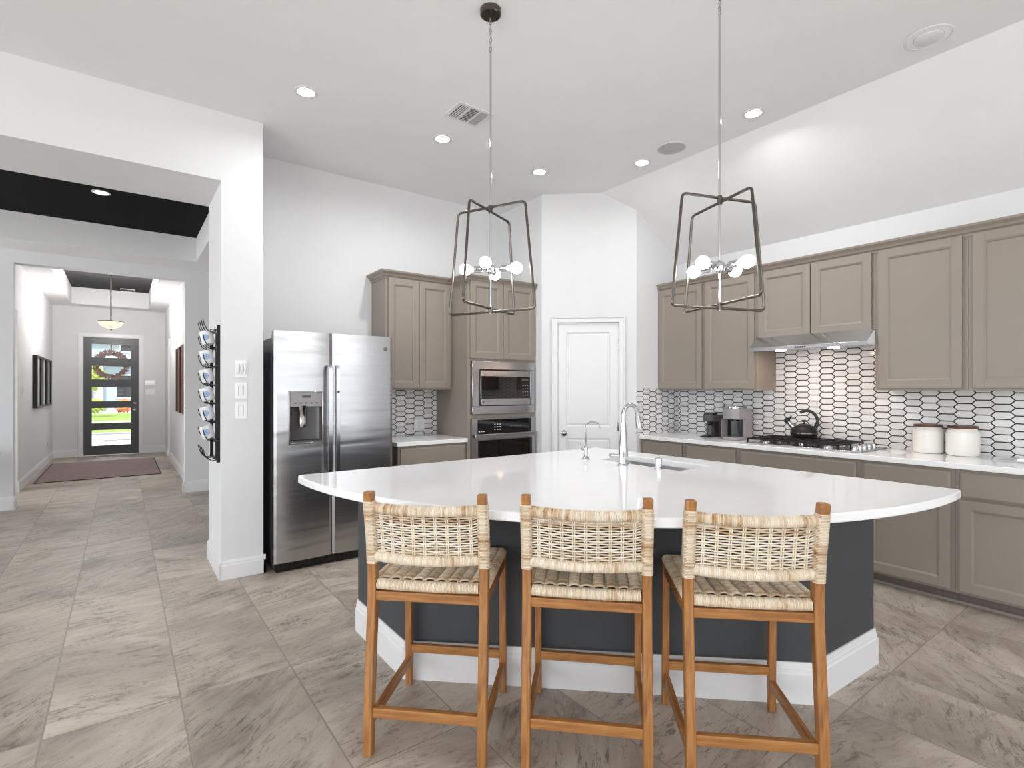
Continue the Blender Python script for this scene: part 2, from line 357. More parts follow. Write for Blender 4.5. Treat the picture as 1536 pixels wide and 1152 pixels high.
def tag(o, label=None, cat=None, group=None, kind=None):
    for k, v in (('label', label), ('category', cat), ('group', group), ('kind', kind)):
        if v: o[k] = v
    return o
def thing(name, label, cat, loc=(0, 0, 0), rz=0, group=None):
    o = bpy.data.objects.new(name, None); COL.objects.link(o); o.empty_display_size = 0.1
    o.location = loc; o.rotation_euler = (0, 0, rz); return tag(o, label, cat, group)
def struct(name, mb, mat, label=None, **kw):
    o = mb.build(name, mat, smooth=None if 'bevel' not in kw else 35, **kw); return tag(o, label, None, None, 'structure')
def copy_tree(o, parent=None):
    c = o.copy(); COL.objects.link(c)
    if parent is not None: c.parent = parent
    for ch in [x for x in COL.objects if x.parent == o]: copy_tree(ch, c)
    return c
RM = Matrix.Rotation

# ================================================================== SETTING
CEIL = 3.385
mb = MB().box(-5.3, 5.02, -5.05, 14.08, -0.12, 0)
struct('floor', mb, 'floor', 'grey brown slate look tile floor')
# main ceiling: flat part and the slope down to the range wall
mb = MB().box(-5.3, 3.93, -5.05, 5.05, CEIL, CEIL + 0.1); struct('ceiling', mb, 'ceil', 'flat white kitchen ceiling')
mb = MB(); mb.prism([(3.93, CEIL), (4.90, 2.735), (4.90, 2.835), (3.93, CEIL + 0.1)], -5.05, 5.0, axis='y'); struct('ceiling_slope', mb, 'ceil', 'sloped white ceiling above the range wall')
# range wall
struct('wall_right', MB().box(4.89, 5.01, -5.05, 3.67, 0, 2.8), 'wall', 'white wall behind the range')
# fridge wall
struct('wall_back', MB().box(0.85, 3.6, 4.92, 5.04, 0, CEIL), 'wall', 'white wall behind the fridge')
# pantry
struct('wall_pantry_side', MB().box(3.482, 3.6, 4.19, 4.92, 0, CEIL), 'wall', 'pantry side wall')
PA = Vector((3.47, 4.175, 0)); PANG = atan2(-0.625, 0.73)
pm = Matrix.Translation(PA) @ RM(PANG, 4, 'Z')
mb = MB()
for b in ((0, 0.16, 0, 0.1, 0, CEIL), (0.789, 0.962, 0, 0.1, 0, CEIL), (0.16, 0.789, 0, 0.1, 2.065, CEIL)): mb.box(*b, mat=pm)
struct('wall_pantry', mb, 'wall', 'angled white pantry wall with the door')
struct('wall_pantry_return', MB().box(4.2, 4.89, 3.55, 3.67, 0, CEIL), 'wall', 'short white wall between pantry and range')
# hall opening: end of the fridge alcove and the header
struct('wall_hall', MB().box(0.575, 0.855, 4.311, 4.99, 0, CEIL), 'wall', 'white wall end between hall opening and fridge')
struct('wall_header', MB().box(-3.3, 0.575, 4.311, 4.99, 2.89, CEIL).box(-5.3, -3.3, 4.311, 4.99, 0, CEIL), 'wall', 'white header over the wide hall opening')
# first hall room with the black tray ceiling
mb = MB(); ZL = 2.988; TX0, TX1, TY0, TY1, ZT = -4.2, 0.75, 5.2, 7.70, 3.285
mb.box(-5.3, 2.7, 4.99, TY0, ZL, ZL + 0.4); mb.box(-5.3, 2.7, TY1, 8.27, ZL, ZL + 0.4); mb.box(TX1, 2.7, TY0, TY1, ZL, ZL + 0.4); mb.box(-5.3, TX0, TY0, TY1, ZL, ZL + 0.4)
struct('ceiling_hall', mb, 'ceil', 'white border of the hall tray ceiling')
struct('ceiling_tray_black', MB().box(TX0, TX1, TY0, TY1, ZT, ZT + 0.1), 'black_ceil', 'black recessed ceiling panel over the hall')
struct('wall_hall_right', MB().box(2.6, 2.7, 5.04, 8.27, 0, ZL), 'wall', 'right wall of the hall room')
mb = MB(); OX0, OX1 = -1.006, 0.672
mb.box(OX1, 2.7, 8.27, 8.42, 0, ZL + 0.2); mb.box(-5.3, OX0, 8.27, 8.42, 0, ZL + 0.2); mb.box(OX0, OX1, 8.27, 8.42, 2.84, ZL + 0.2)
struct('wall_hall_far', mb, 'wall', 'white wall with the opening to the foyer')
# foyer
FX0, FX1, FY = -1.125, 0.76, 13.93
mb = MB().box(FX0 - 0.12, FX0, 9.6, FY, 0, 3.08); mb.box(FX0 - 0.12, FX0, 8.42, 9.6, 2.43, 3.08); struct('wall_foyer_left', mb, 'wall', 'left foyer wall')
mb = MB().box(FX1, FX1 + 0.12, 8.42, 12.46, 0, 3.08); mb.box(FX1, FX1 + 0.12, 12.46, 12.95, 2.43, 3.08); mb.box(FX1, FX1 + 0.12, 12.95, FY, 0, 3.08); struct('wall_foyer_right', mb, 'wall', 'right foyer wall')
struct('wall_side_room', MB().box(-2.4, -2.3, 8.42, FY, 0, 3.08).box(-2.3, FX0 - 0.12, 8.42, FY, 3.08, 3.15), 'wall', 'wall seen through the foyer side opening')
struct('wall_side_room_right', MB().box(1.9, 2.0, 12.0, FY, 0, 3.08).box(0.88, 2.0, 11.9, FY, 3.08, 3.15).box(0.88, 2.0, 11.9, 12.0, 0, 3.08), 'wall', 'wall seen through the far right foyer opening')
mb = MB(); ZF = 3.078; fx0, fx1, fy0, fy1, ZFT = -0.805, 0.452, 9.77, 13.53, 3.42
mb.box(FX0 - 0.1, FX1 + 0.1, 8.42, fy0, ZF, ZFT); mb.box(FX0 - 0.1, FX1 + 0.1, fy1, FY, ZF, ZFT); mb.box(FX0 - 0.1, fx0, fy0, fy1, ZF, ZFT); mb.box(fx1, FX1 + 0.1, fy0, fy1, ZF, ZFT)
struct('ceiling_foyer', mb, 'ceil', 'white border of the foyer tray ceiling')
struct('ceiling_tray_dark', MB().box(fx0, fx1, fy0, fy1, ZFT - 0.01, ZFT + 0.08), 'dark_ceil', 'charcoal recessed ceiling panel over the foyer')
DX0, DX1, DZ = -0.642, 0.284, 2.462
mb = MB().box(-2.3, DX0 - 0.02, FY, FY + 0.15, 0, 3.15); mb.box(DX1 + 0.02, 2.0, FY, FY + 0.15, 0, 3.15); mb.box(DX0 - 0.02, DX1 + 0.02, FY, FY + 0.15, DZ + 0.02, 3.15)
struct('wall_front', mb, 'wall', 'white entry wall around the front door')
# living room side behind the camera: glazed walls as piers and beams
mb = MB()
for x0, x1 in ((-5.3, -4.6), (-1.6, -1.3), (1.6, 1.9), (4.6, 5.01)): mb.box(x0, x1, -5.2, -5.05, 0, CEIL)
mb.box(-5.3, 5.01, -5.2, -5.05, 3.05, CEIL); mb.box(-5.3, 5.01, -5.2, -5.05, 0, 0.14)
struct('wall_living', mb, 'wall', 'window wall of the living room behind the viewer')
mb = MB()
for y0, y1 in ((-5.05, -4.0), (-0.95, -0.65), (2.4, 4.31)): mb.box(-5.42, -5.3, y0, y1, 0, CEIL)
mb.box(-5.42, -5.3, -5.05, 4.31, 3.05, CEIL); mb.box(-5.42, -5.3, -5.05, 4.31, 0, 0.14)
struct('wall_left', mb, 'wall', 'window wall left of the viewer')

# baseboards
def base_profile(t=0.016, h=0.137): return [(0, 0), (-t, 0), (-t, h * 0.74), (-t * 0.75, h * 0.78), (-t * 0.75, h * 0.88), (-t * 0.35, h), (0, h)]
def baseboard(name, segs, label, t=0.016, h=0.137):
    """segs: (x0,y0,x1,y1) with the room on the right-hand side of the run's back"""
    mb = MB()
    for x0, y0, x1, y1 in segs:
        L = sqrt((x1 - x0) ** 2 + (y1 - y0) ** 2); m = Matrix.Translation((x0, y0, 0)) @ RM(atan2(y1 - y0, x1 - x0), 4, 'Z')
        mb.prism(base_profile(t, h), 0, L, mat=m, axis='x')
    o = mb.build(name, 'trim', smooth=None); return tag(o, label, None, None, 'structure')
# profile offset is to local -y, so runs go left to right as seen from the room
baseboard('baseboard_pillar', [(0.575, 4.99, 0.575, 4.295), (0.559, 4.311, 0.871, 4.311), (0.855, 4.295, 0.855, 4.9)], 'white baseboard round the wall end')
baseboard('baseboard_range', [(4.89, 0.46, 4.89, -5.0)], 'white baseboard of the range wall beyond the cabinets')
baseboard('baseboard_hall_far', [(OX1 - 0.016, 8.27, 2.6, 8.27), (-3.9, 8.27, OX0 + 0.016, 8.27), (OX1, 8.42, OX1, 8.254), (OX0, 8.254, OX0, 8.42)], 'white baseboard of the wall before the foyer', 0.016, 0.15)
baseboard('baseboard_foyer_left', [(FX0, 9.6, FX0, FY)], 'white baseboard of the left foyer wall', 0.016, 0.15)
baseboard('baseboard_foyer_right', [(FX1, 12.46, FX1, 8.42), (FX1, FY, FX1, 12.95)], 'white baseboard of the right foyer wall', 0.016, 0.15)
baseboard('baseboard_front', [(FX0, FY, DX0 - 0.08, FY), (DX1 + 0.08, FY, FX1, FY)], 'white baseboard beside the front door', 0.016, 0.15)

# front door casing and the door
mb = MB().box(DX0 - 0.085, DX0 - 0.012, FY - 0.018, FY, 0, DZ + 0.085).box(DX1 + 0.012, DX1 + 0.085, FY - 0.018, FY, 0, DZ + 0.085).box(DX0 - 0.012, DX1 + 0.012, FY - 0.018, FY, DZ + 0.012, DZ + 0.085)
mb.box(DX0 - 0.022, DX0, FY, FY + 0.15, 0, DZ + 0.02).box(DX1, DX1 + 0.022, FY, FY + 0.15, 0, DZ + 0.02).box(DX0, DX1, FY, FY + 0.15, DZ, DZ + 0.022)
struct('trim_1', mb, 'trim', 'white casing round the front door', bevel=0.004)
panes = [(2.045, 2.325), (1.588, 1.868), (1.13, 1.428), (0.672, 0.988), (0.205, 0.53)]
PX0, PX1 = -0.508, 0.148
mb = MB(); mb.box(DX0, PX0, FY + 0.02, FY + 0.066, 0.012, DZ); mb.box(PX1, DX1, FY + 0.02, FY + 0.066, 0.012, DZ)
zz = [0.012] + [z for p in reversed(panes) for z in p] + [DZ]
for a, b in zip(zz[0::2], zz[1::2]): mb.box(PX0, PX1, FY + 0.02, FY + 0.066, a, b)
fd = tag(mb.build('door_1', 'door_paint', smooth=None), 'charcoal front door with five horizontal glass panes', None, None, 'structure')
for a, b in panes:
    MB().box(PX0, PX1, FY + 0.04, FY + 0.046, a, b).build('glass_pane', 'glass', fd, smooth=None)
for z in (1.08, 0.94):
    k = MB().lathe([(0.03, 0), (0.031, 0.008), (0.014, 0.014), (0.012, 0.035), (0.026, 0.045), (0.03, 0.06), (0.022, 0.072), (0.004, 0.075)], seg=20, mat=Matrix.Translation((0.216, FY + 0.02, z)) @ RM(radians(90), 4, 'X'))
    k.build('door_knob' if z < 1 else 'deadbolt', 'nickel', fd)

# pantry door
mb = MB()
cw = 0.056
mb.box(0.16 - cw, 0.16 + 0.002, -0.02, 0.0, 0, 2.065 + cw, mat=pm); mb.box(0.789 - 0.002, 0.789 + cw, -0.02, 0.0, 0, 2.065 + cw, mat=pm); mb.box(0.16, 0.789, -0.02, 0.0, 2.063, 2.065 + cw, mat=pm)
mb.box(0.16 - cw, 0.16 - cw + 0.014, -0.028, -0.0, 0, 2.065 + cw, mat=pm); mb.box(0.789 + cw - 0.014, 0.789 + cw, -0.028, 0.0, 0, 2.065 + cw, mat=pm); mb.box(0.16 - cw, 0.789 + cw, -0.028, 0.0, 2.065 + cw - 0.014, 2.065 + cw, mat=pm)
struct('trim_2', mb, 'trim', 'white casing round the pantry door', bevel=0.003)
def panel_ring(mb, x0, x1, z0, z1, y, mat, g=0.03, dep=0.012):
    """moulded recess: sloping ring in, sloping ring back out to a raised field"""
    R = [(0, y), (0.012, y + dep), (g - 0.012, y + dep), (g, y + 0.004)]
    def rect(i): o, yy = R[i]; return [(x0 + o, yy, z0 + o), (x1 - o, yy, z0 + o), (x1 - o, yy, z1 - o), (x0 + o, yy, z1 - o)]
    vs = [p for i in range(4) for p in rect(i)]; fs = [(i * 4 + k, i * 4 + (k + 1) % 4, i * 4 + 4 + (k + 1) % 4, i * 4 + 4 + k) for i in range(3) for k in range(4)] + [(12, 13, 14, 15)]
    mb._add(vs, fs, mat=mat)
mb = MB(); dx0, dx1 = 0.163, 0.786; px0, px1 = 0.252, 0.697
zs = [(0.01, 0.22), (0.88, 1.0), (1.965, 2.06)]
mb.box(dx0, px0, 0.008, 0.043, 0.01, 2.06, mat=pm); mb.box(px1, dx1, 0.008, 0.043, 0.01, 2.06, mat=pm)
for a, b in zs: mb.box(px0, px1, 0.008, 0.043, a, b, mat=pm)
panel_ring(mb, px0, px1, 1.0, 1.965, 0.008, pm); panel_ring(mb, px0, px1, 0.22, 0.88, 0.008, pm)
pd = tag(mb.build('door_2', 'trim', smooth=None), 'white two panel pantry door', None, None, 'structure')
MB().lathe([(0.03, 0), (0.031, 0.006), (0.012, 0.012), (0.011, 0.03), (0.024, 0.04), (0.0275, 0.054), (0.02, 0.064), (0.004, 0.067)], seg=24, mat=pm @ Matrix.Translation((0.228, 0.008, 0.93)) @ RM(radians(90), 4, 'X')).build('door_knob', 'nickel', pd)
for z in (1.84, 1.0, 0.22):
    h = MB().lathe([(0.007, -0.045), (0.007, 0.045)], seg=10, mat=pm @ Matrix.Translation((0.788, -0.004, z))); h.box(0.772, 0.788, 0.0, 0.008, z - 0.045, z + 0.045, mat=pm)
    h.build('hinge', 'nickel', pd)

# ================================================================== TILE
def slab(name, mb, mat, label):
    return tag(mb.build(name, mat, smooth=None), label, None, None, 'structure')
slab('trim_3', MB().box(4.884, 4.89, 0.468, 3.55, 0.914, 1.4).box(4.884, 4.89, 1.56, 2.476, 1.4, 1.84), 'tile_right', 'white elongated hexagon backsplash with dark grout behind the range')
slab('trim_4', MB().box(4.2, 4.884, 3.544, 3.55, 0.914, 1.392), 'tile_short', 'hexagon backsplash on the short wall beside the pantry')
slab('trim_5', MB().box(1.86, 2.65, 4.914, 4.92, 0.914, 1.4), 'tile_back', 'hexagon backsplash between fridge and oven cabinet')

# ================================================================== CABINETS
def shaker(w, h, fr=0.058, t=0.02, rec=0.008):
    mb = MB(); mb.box(0, fr, -t, 0, 0, h); mb.box(w - fr, w, -t, 0, 0, h); mb.box(fr, w - fr, -t, 0, 0, fr); mb.box(fr, w - fr, -t, 0, h - fr, h)
    b = 0.01; y0, y1 = -t + 0.001, -t + rec
    x0, x1, z0, z1 = fr, w - fr, fr, h - fr
    vs = [(x0, y0 - 0.001, z0), (x1, y0 - 0.001, z0), (x1, y0 - 0.001, z1), (x0, y0 - 0.001, z1), (x0 + b, y0 + 0.004, z0 + b), (x1 - b, y0 + 0.004, z0 + b), (x1 - b, y0 + 0.004, z1 - b), (x0 + b, y0 + 0.004, z1 - b),
          (x0 + b + 0.002, y1 + 0.003, z0 + b + 0.002), (x1 - b - 0.002, y1 + 0.003, z0 + b + 0.002), (x1 - b - 0.002, y1 + 0.003, z1 - b - 0.002), (x0 + b + 0.002, y1 + 0.003, z1 - b - 0.002)]
    fs = [(k, (k + 1) % 4, 4 + (k + 1) % 4, 4 + k) for k in range(4)] + [(4 + k, 4 + (k + 1) % 4, 8 + (k + 1) % 4, 8 + k) for k in range(4)] + [(8, 9, 10, 11)]
    mb._add(vs, fs); return mb
def slabfront(w, h, t=0.02):
    b = 0.012; vs = [(0, 0, 0), (w, 0, 0), (w, 0, h), (0, 0, h), (0, -t + 0.006, 0), (w, -t + 0.006, 0), (w, -t + 0.006, h), (0, -t + 0.006, h), (b, -t, b), (w - b, -t, b), (w - b, -t, h - b), (b, -t, h - b)]
    mb = MB(); mb._add(vs, [(3, 2, 1, 0)] + [(i * 4 + k, i * 4 + (k + 1) % 4, i * 4 + 4 + (k + 1) % 4, i * 4 + 4 + k) for i in range(2) for k in range(4)] + [(8, 9, 10, 11)]); return mb
def place(mb, name, mat, parent, x, z, bevel=0.0015):
    o = mb.build(name, mat, parent, bevel=bevel, smooth=None); o.location = (x, 0, z); return o
R90 = radians(-90)
XB = 4.272      # front of the base cabinets along the range wall
def base_cab(loc, rz, w, label, fronts, depth=0.6, grp='base cabinets', fin=True):
    t = thing('base_cabinet', label, 'cabinet', loc, rz, grp)
    MB().box(0, w, 0, depth, 0.085, 0.876).build('carcass', 'cab', t, smooth=None)
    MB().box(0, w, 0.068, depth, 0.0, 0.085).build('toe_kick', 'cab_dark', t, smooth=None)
    for kind, x0, x1, z0, z1 in fronts:
        if kind == 'drawer': place(slabfront(x1 - x0, z1 - z0), 'drawer_front', 'cab', t, x0, z0, 0)
        else: place(shaker(x1 - x0, z1 - z0), 'door', 'cab', t, x0, z0)
    return t
g = 0.0225
def std(w, doors=1):
    f = [('drawer', g, w - g, 0.698, 0.854)]
    if doors == 1: f.append(('door', g, w - g, 0.104, 0.682))
    else: f += [('door', g, w / 2 - 0.002, 0.104, 0.682), ('door', w / 2 + 0.002, w - g, 0.104, 0.682)]
    return f
ys = [3.545, 3.03, 2.485, 1.555, 1.016, 0.47, -0.1]
blab = ['taupe base cabinet in the corner beside the pantry wall', 'taupe base cabinet below the two coffee machines', 'wide taupe base cabinet below the gas cooktop', 'taupe base cabinet seen just right of the island tip, below the canisters', 'taupe base cabinet at the right edge of the photo', None]
for i in range(5):
    w = ys[i] - ys[i + 1] - 0.001; f = std(w, 2 if i == 2 else 1)
    base_cab((XB, ys[i], 0), R90, w, blab[i], f)
# shoe moulding along the toe kick
struct('baseboard_cabinets', MB().box(XB + 0.052, XB + 0.067, 0.471, 3.54, 0, 0.022), 'cab', 'taupe shoe moulding along the base cabinets', bevel=0.005)
def upper_cab(loc, rz, w, z0, z1, label, doors, depth=0.33, name='wall_cabinet', dz=(0.016, 0.012), grp='wall cabinets'):
    t = thing(name, label, 'cabinet', loc, rz, grp)
    MB().box(0, w, 0, depth, z0, z1).build('carcass', 'cab', t, smooth=None)
    for x0, x1 in doors: place(shaker(x1 - x0, z1 - z0 - dz[0] - dz[1]), 'door', 'cab', t, x0, z0 + dz[0])
    return t
XU = 4.56; UD = 0.329
upper_cab((XU, 3.548, 0), R90, 0.534, 1.372, 2.425, 'taupe wall cabinet nearest the pantry, left end of the range wall', [(0.002, 0.519)], UD)
upper_cab((XU, 3.013, 0), R90, 0.536, 1.372, 2.425, 'taupe wall cabinet just left of the range hood', [(0.019, 0.515)], UD)
upper_cab((XU, 2.476, 0), R90, 0.916, 1.83, 2.425, 'short two door taupe cabinet above the range hood', [(0.021, 0.453), (0.463, 0.895)], UD, dz=(0.0, 0.012))
upper_cab((XU, 1.559, 0), R90, 0.54, 1.372, 2.425, 'tall taupe wall cabinet just right of the range hood', [(0.022, 0.512)], UD)
upper_cab((XU, 1.018, 0), R90, 0.55, 1.372, 2.425, 'taupe wall cabinet cut by the right edge of the photo', [(0.026, 0.52)], UD)
def crown(name, runs, label, cat='moulding'):
    mb = MB(); prof = [(0, 0), (-0.006, 0), (-0.01, 0.016), (-0.022, 0.024), (-0.03, 0.04), (-0.05, 0.058), (-0.054, 0.072), (-0.012, 0.074), (0, 0.074)]
    for x0, y0, x1, y1, z, e0, e1 in runs:
        L = sqrt((x1 - x0) ** 2 + (y1 - y0) ** 2); m = Matrix.Translation((x0, y0, z)) @ RM(atan2(y1 - y0, x1 - x0), 4, 'Z')
        n = len(prof); vs = [(0 + e0 * p[0], p[0], p[1]) for p in prof] + [(L - e1 * p[0], p[0], p[1]) for p in prof]
        mb._add(vs, [tuple(range(n)), tuple(range(2 * n - 1, n - 1, -1))] + [(i, (i + 1) % n, n + (i + 1) % n, n + i) for i in range(n)], mat=m)
    return tag(mb.build(name, 'cab', smooth=None), label, cat)
crown('crown_molding', [(XU, 3.548, XU, 0.47, 2.405, 0, 0)], 'taupe crown moulding along the cabinets of the range wall')
# fridge wall cabinets
upper_cab((1.945, 4.59, 0), 0, 0.703, 1.375, 2.425, 'two door taupe wall cabinet between fridge and oven cabinet', [(0.024, 0.337), (0.34, 0.679)], 0.328)
base_cab((1.945, 4.315, 0), 0, 0.703, 'taupe base cabinet between fridge and oven cabinet', std(0.703, 2), 0.602)
ov = thing('oven_cabinet', 'tall taupe cabinet holding the microwave and wall oven', 'cabinet', (2.65, 4.30, 0))
mb = MB(); w = 0.828; d = 0.618
mb.box(0, 0.035, 0, d, 0, 2.425); mb.box(w - 0.02, w, 0, d, 0, 2.425); mb.box(0.035, w - 0.02, 0, d, 1.655, 2.425); mb.box(0.035, w - 0.02, 0, d, 1.1, 1.136); mb.box(0.035, w - 0.02, 0, d, 0.09, 0.36); mb.box(0.035, w - 0.02, d - 0.03, d, 0.36, 1.655)
mb.build('carcass', 'cab', ov, smooth=None)
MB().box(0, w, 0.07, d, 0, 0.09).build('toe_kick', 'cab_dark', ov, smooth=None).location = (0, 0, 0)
for x0, x1 in ((0.027, 0.41), (0.414, 0.815)): place(shaker(x1 - x0, 0.757), 'door', 'cab', ov, x0, 1.679)
crown('crown_molding', [(1.945, 4.918, 1.945, 4.59, 2.405, 0, 1), (1.945, 4.59, 2.65, 4.59, 2.405, 1, 0), (2.65, 4.59, 2.65, 4.30, 2.405, 0, 1), (2.65, 4.30, 3.478, 4.30, 2.405, 1, 0)], 'taupe crown moulding over the fridge wall cabinets')

# counters
tag(MB().box(4.236, 4.884, 0.46, 3.544, 0.877, 0.914).build('countertop', 'quartz', bevel=0.004), 'long white quartz countertop along the range wall', 'countertop')
tag(MB().box(1.925, 2.649, 4.285, 4.914, 0.877, 0.914).build('countertop', 'quartz', bevel=0.004), 'short white quartz countertop between fridge and oven cabinet', 'countertop')

# ================================================================== APPLIANCES
# --- refrigerator
fr = thing('refrigerator', 'stainless steel side by side refrigerator with water dispenser', 'refrigerator', (0.907, 4.205, 0))
MB().box(0.006, 0.934, 0.07, 0.71, 0.03, 1.775).build('body', 'steel_dark', fr, bevel=0.006)
def fridge_door(x0, x1, z0, z1, hole=None):
    mb = MB(); xm, hw = (x0 + x1) / 2, (x1 - x0) / 2
    yf = lambda x: -0.012 * (1 - ((x - xm) / hw) ** 2) + (0.006 * max(0, (abs(x - xm) / hw - 0.96) / 0.04) ** 2)
    xs = sorted(set([x0 + (x1 - x0) * i / 24 for i in range(25)] + (list(hole[:2]) if hole else []))); zs = [z0, z1] if not hole else [z0, hole[2], hole[3], z1]
    for a, b in zip(xs, xs[1:]):
        for c, e in zip(zs, zs[1:]):
            if hole and a >= hole[0] - 1e-6 and b <= hole[1] + 1e-6 and abs(c - hole[2]) < 1e-6: continue
            mb._add([(a, yf(a), c), (b, yf(b), c), (b, yf(b), e), (a, yf(a), e)], [(0, 1, 2, 3)])
    mb._add([(x, yf(x), z0) for x in xs] + [(x1, 0.068, z0), (x0, 0.068, z0)], [tuple(range(len(xs) + 2))])
    mb._add([(x, yf(x), z1) for x in xs] + [(x1, 0.068, z1), (x0, 0.068, z1)], [tuple(range(len(xs) + 2))])
    for x in (x0, x1): mb._add([(x, yf(x), z0), (x, 0.068, z0), (x, 0.068, z1), (x, yf(x), z1)], [(0, 1, 2, 3)])
    mb._add([(x0, 0.068, z0), (x1, 0.068, z0), (x1, 0.068, z1), (x0, 0.068, z1)], [(0, 1, 2, 3)])
    return mb
H = (0.112, 0.347, 0.975, 1.352)
d1 = fridge_door(0.0, 0.424, 0.075, 1.822, H).build('freezer_door', 'fridge_steel', fr, smooth=30)
d2 = fridge_door(0.431, 0.94, 0.075, 1.822).build('fridge_door', 'fridge_steel', fr, smooth=30)
def handle(x, par):
    mb = MB(); p = [(x, -0.008, 1.565), (x, -0.04, 1.562), (x, -0.058, 1.545), (x, -0.062, 1.5), (x, -0.064, 1.15), (x, -0.062, 0.78), (x, -0.058, 0.735), (x, -0.04, 0.718), (x, -0.008, 0.715)]
    mb.sweep_rect([(a, b, c) for a, b, c in p], 0.03, 0.013); return mb.build('handle', 'steel', par, bevel=0.004)
handle(0.398, d1); handle(0.458, d2)
mb = MB(); hx0, hx1, hz0, hz1 = H; bz = 0.014
mb.box(hx0 - bz, hx0, -0.02, 0.004, hz0 - bz, hz1 + bz); mb.box(hx1, hx1 + bz, -0.02, 0.004, hz0 - bz, hz1 + bz); mb.box(hx0, hx1, -0.02, 0.004, hz0 - bz, hz0); mb.box(hx0, hx1, -0.02, 0.004, hz1, hz1 + bz)
mb.build('dispenser_bezel', 'nickel', d1, bevel=0.006, seg=3)
MB().box(hx0, hx1, -0.018, 0.05, hz1 - 0.105, hz1).build('dispenser_panel', 'grey_plastic', d1, bevel=0.003)
MB().box(hx0 + 0.085, hx0 + 0.15, -0.0188, -0.017, hz1 - 0.036, hz1 - 0.018).build('dispenser_display', 'black_gloss', d1, smooth=None)
for i in range(5):
    MB().box(hx0 + 0.028 + i * 0.04, hx0 + 0.046 + i * 0.04, -0.0186, -0.017, hz1 - 0.082, hz1 - 0.072).build('dispenser_button', 'mid_plastic', d1, smooth=None)
mb = MB(); n = 14; vs = []
for i in range(n + 1):
    a = pi * i / n; x = (hx0 + hx1) / 2 - cos(a) * (hx1 - hx0) / 2; y = 0.0 + 0.052 * sin(a)
    vs += [(x, y, hz0), (x, y, hz1 - 0.1)]
mb._add(vs, [(2 * i, 2 * i + 2, 2 * i + 3, 2 * i + 1) for i in range(n)]); mb.box(hx0, hx1, -0.015, 0.055, hz0, hz0 + 0.012)
mb.build('dispenser_cavity', 'mid_plastic', d1)
MB().lathe([(0.03, 0.0), (0.034, 0.05), (0.03, 0.11), (0.04, 0.14), (0.045, 0.165)], c=((hx0 + hx1) / 2 - 0.02, 0.022, 1.09), seg=16).build('dispenser_paddle', 'nickel', d1)
MB().box(hx0 + 0.02, hx1 - 0.02, -0.016, 0.03, hz0 + 0.012, hz0 + 0.016).build('drip_tray', 'black_plastic', d1, smooth=None)
bm_ = Matrix.Translation((0.876, -0.0065, 1.717)) @ RM(radians(90), 4, 'X')
b = MB().lathe([(0.0, 0.0), (0.017, 0.0), (0.017, 0.004), (0.0001, 0.004)], seg=24, mat=bm_).build('badge', 'gunmetal', d2)
mb = MB().tube([(0.0145 * cos(a), 0.0145 * sin(a), 0.0045) for a in [2 * pi * i / 24 for i in range(24)]], 0.0012, 6, True, mat=bm_)
mb.tube([(-0.001 + 0.0055 * cos(a) - 0.003, 0.0055 * sin(a) + 0.001, 0.0045) for a in [0.6 + 5.0 * i / 16 for i in range(17)]], 0.001, 6, mat=bm_)
mb.tube([(0.0055 + 0.0035 * cos(a), -0.001 + (0.004 + 0.0016 * sin(a * 2)) * sin(a), 0.0045) for a in [0.3 + 5.6 * i / 18 for i in range(19)]], 0.001, 6, mat=bm_)
mb.build('badge_relief', 'chrome', b)
MB().lathe([(0.009, 0), (0.009, 0.004), (0.001, 0.0045)], seg=14, mat=Matrix.Translation((0.458, -0.0705, 1.36)) @ RM(radians(90), 4, 'X')).build('handle_button', 'black_plastic', d2)
mb = MB().box(0.02, 0.92, 0.03, 0.08, 0.0, 0.07)
for i in range(22): mb.box(0.05 + i * 0.039, 0.07 + i * 0.039, 0.024, 0.032, 0.02, 0.06)
for x in (0.05, 0.89): mb.lathe([(0.022, 0), (0.022, 0.02), (0.01, 0.03)], c=(x, 0.06, 0), seg=12)
mb.build('base_grille', 'black_plastic', fr, smooth=None)
for x in (0.05, 0.89): MB().box(x - 0.04, x + 0.04, 0.02, 0.13, 1.775, 1.8).build('hinge_cover', 'mid_plastic', fr, bevel=0.004)

# --- microwave with trim kit
mw = thing('microwave', 'built in stainless microwave with black glass door above the oven', 'microwave', (2.692, 4.298, 1.138))
W_, H_ = 0.765, 0.515
mb = MB().box(0, W_, -0.024, 0, 0, 0.078).box(0, W_, -0.024, 0, H_ - 0.078, H_).box(0, 0.082, -0.024, 0, 0.078, H_ - 0.078).box(W_ - 0.06, W_, -0.024, 0, 0.078, H_ - 0.078)
mb.build('trim_kit', 'steel', mw, bevel=0.004)
MB().box(0.085, W_ - 0.063, -0.008, 0.3, 0.082, H_ - 0.082).build('housing', 'black_plastic', mw, smooth=None)
MB().box(0.1, W_ - 0.068, -0.03, -0.008, 0.086, 0.15).box(0.1, W_ - 0.068, -0.03, -0.008, H_ - 0.145, H_ - 0.09).box(0.09, 0.1, -0.03, -0.008, 0.086, H_ - 0.09).build('door_frame', 'steel', mw, bevel=0.002)
MB().box(0.1, 0.54, -0.029, -0.008, 0.15, H_ - 0.145).build('door_window', 'black_gloss', mw, smooth=None)
cpn = MB().box(0.542, W_ - 0.068, -0.029, -0.008, 0.15, H_ - 0.145).build('control_panel', 'black_gloss', mw, smooth=None)
for r in range(4):
    for c in range(3): MB().box(0.6 + c * 0.03, 0.614 + c * 0.03, -0.0305, -0.028, 0.18 + r * 0.032, 0.188 + r * 0.032).build('button', 'grey_plastic', cpn, smooth=None)
MB().box(0.59, 0.675, -0.0305, -0.028, 0.325, 0.35).build('display', 'mid_plastic', cpn, smooth=None)
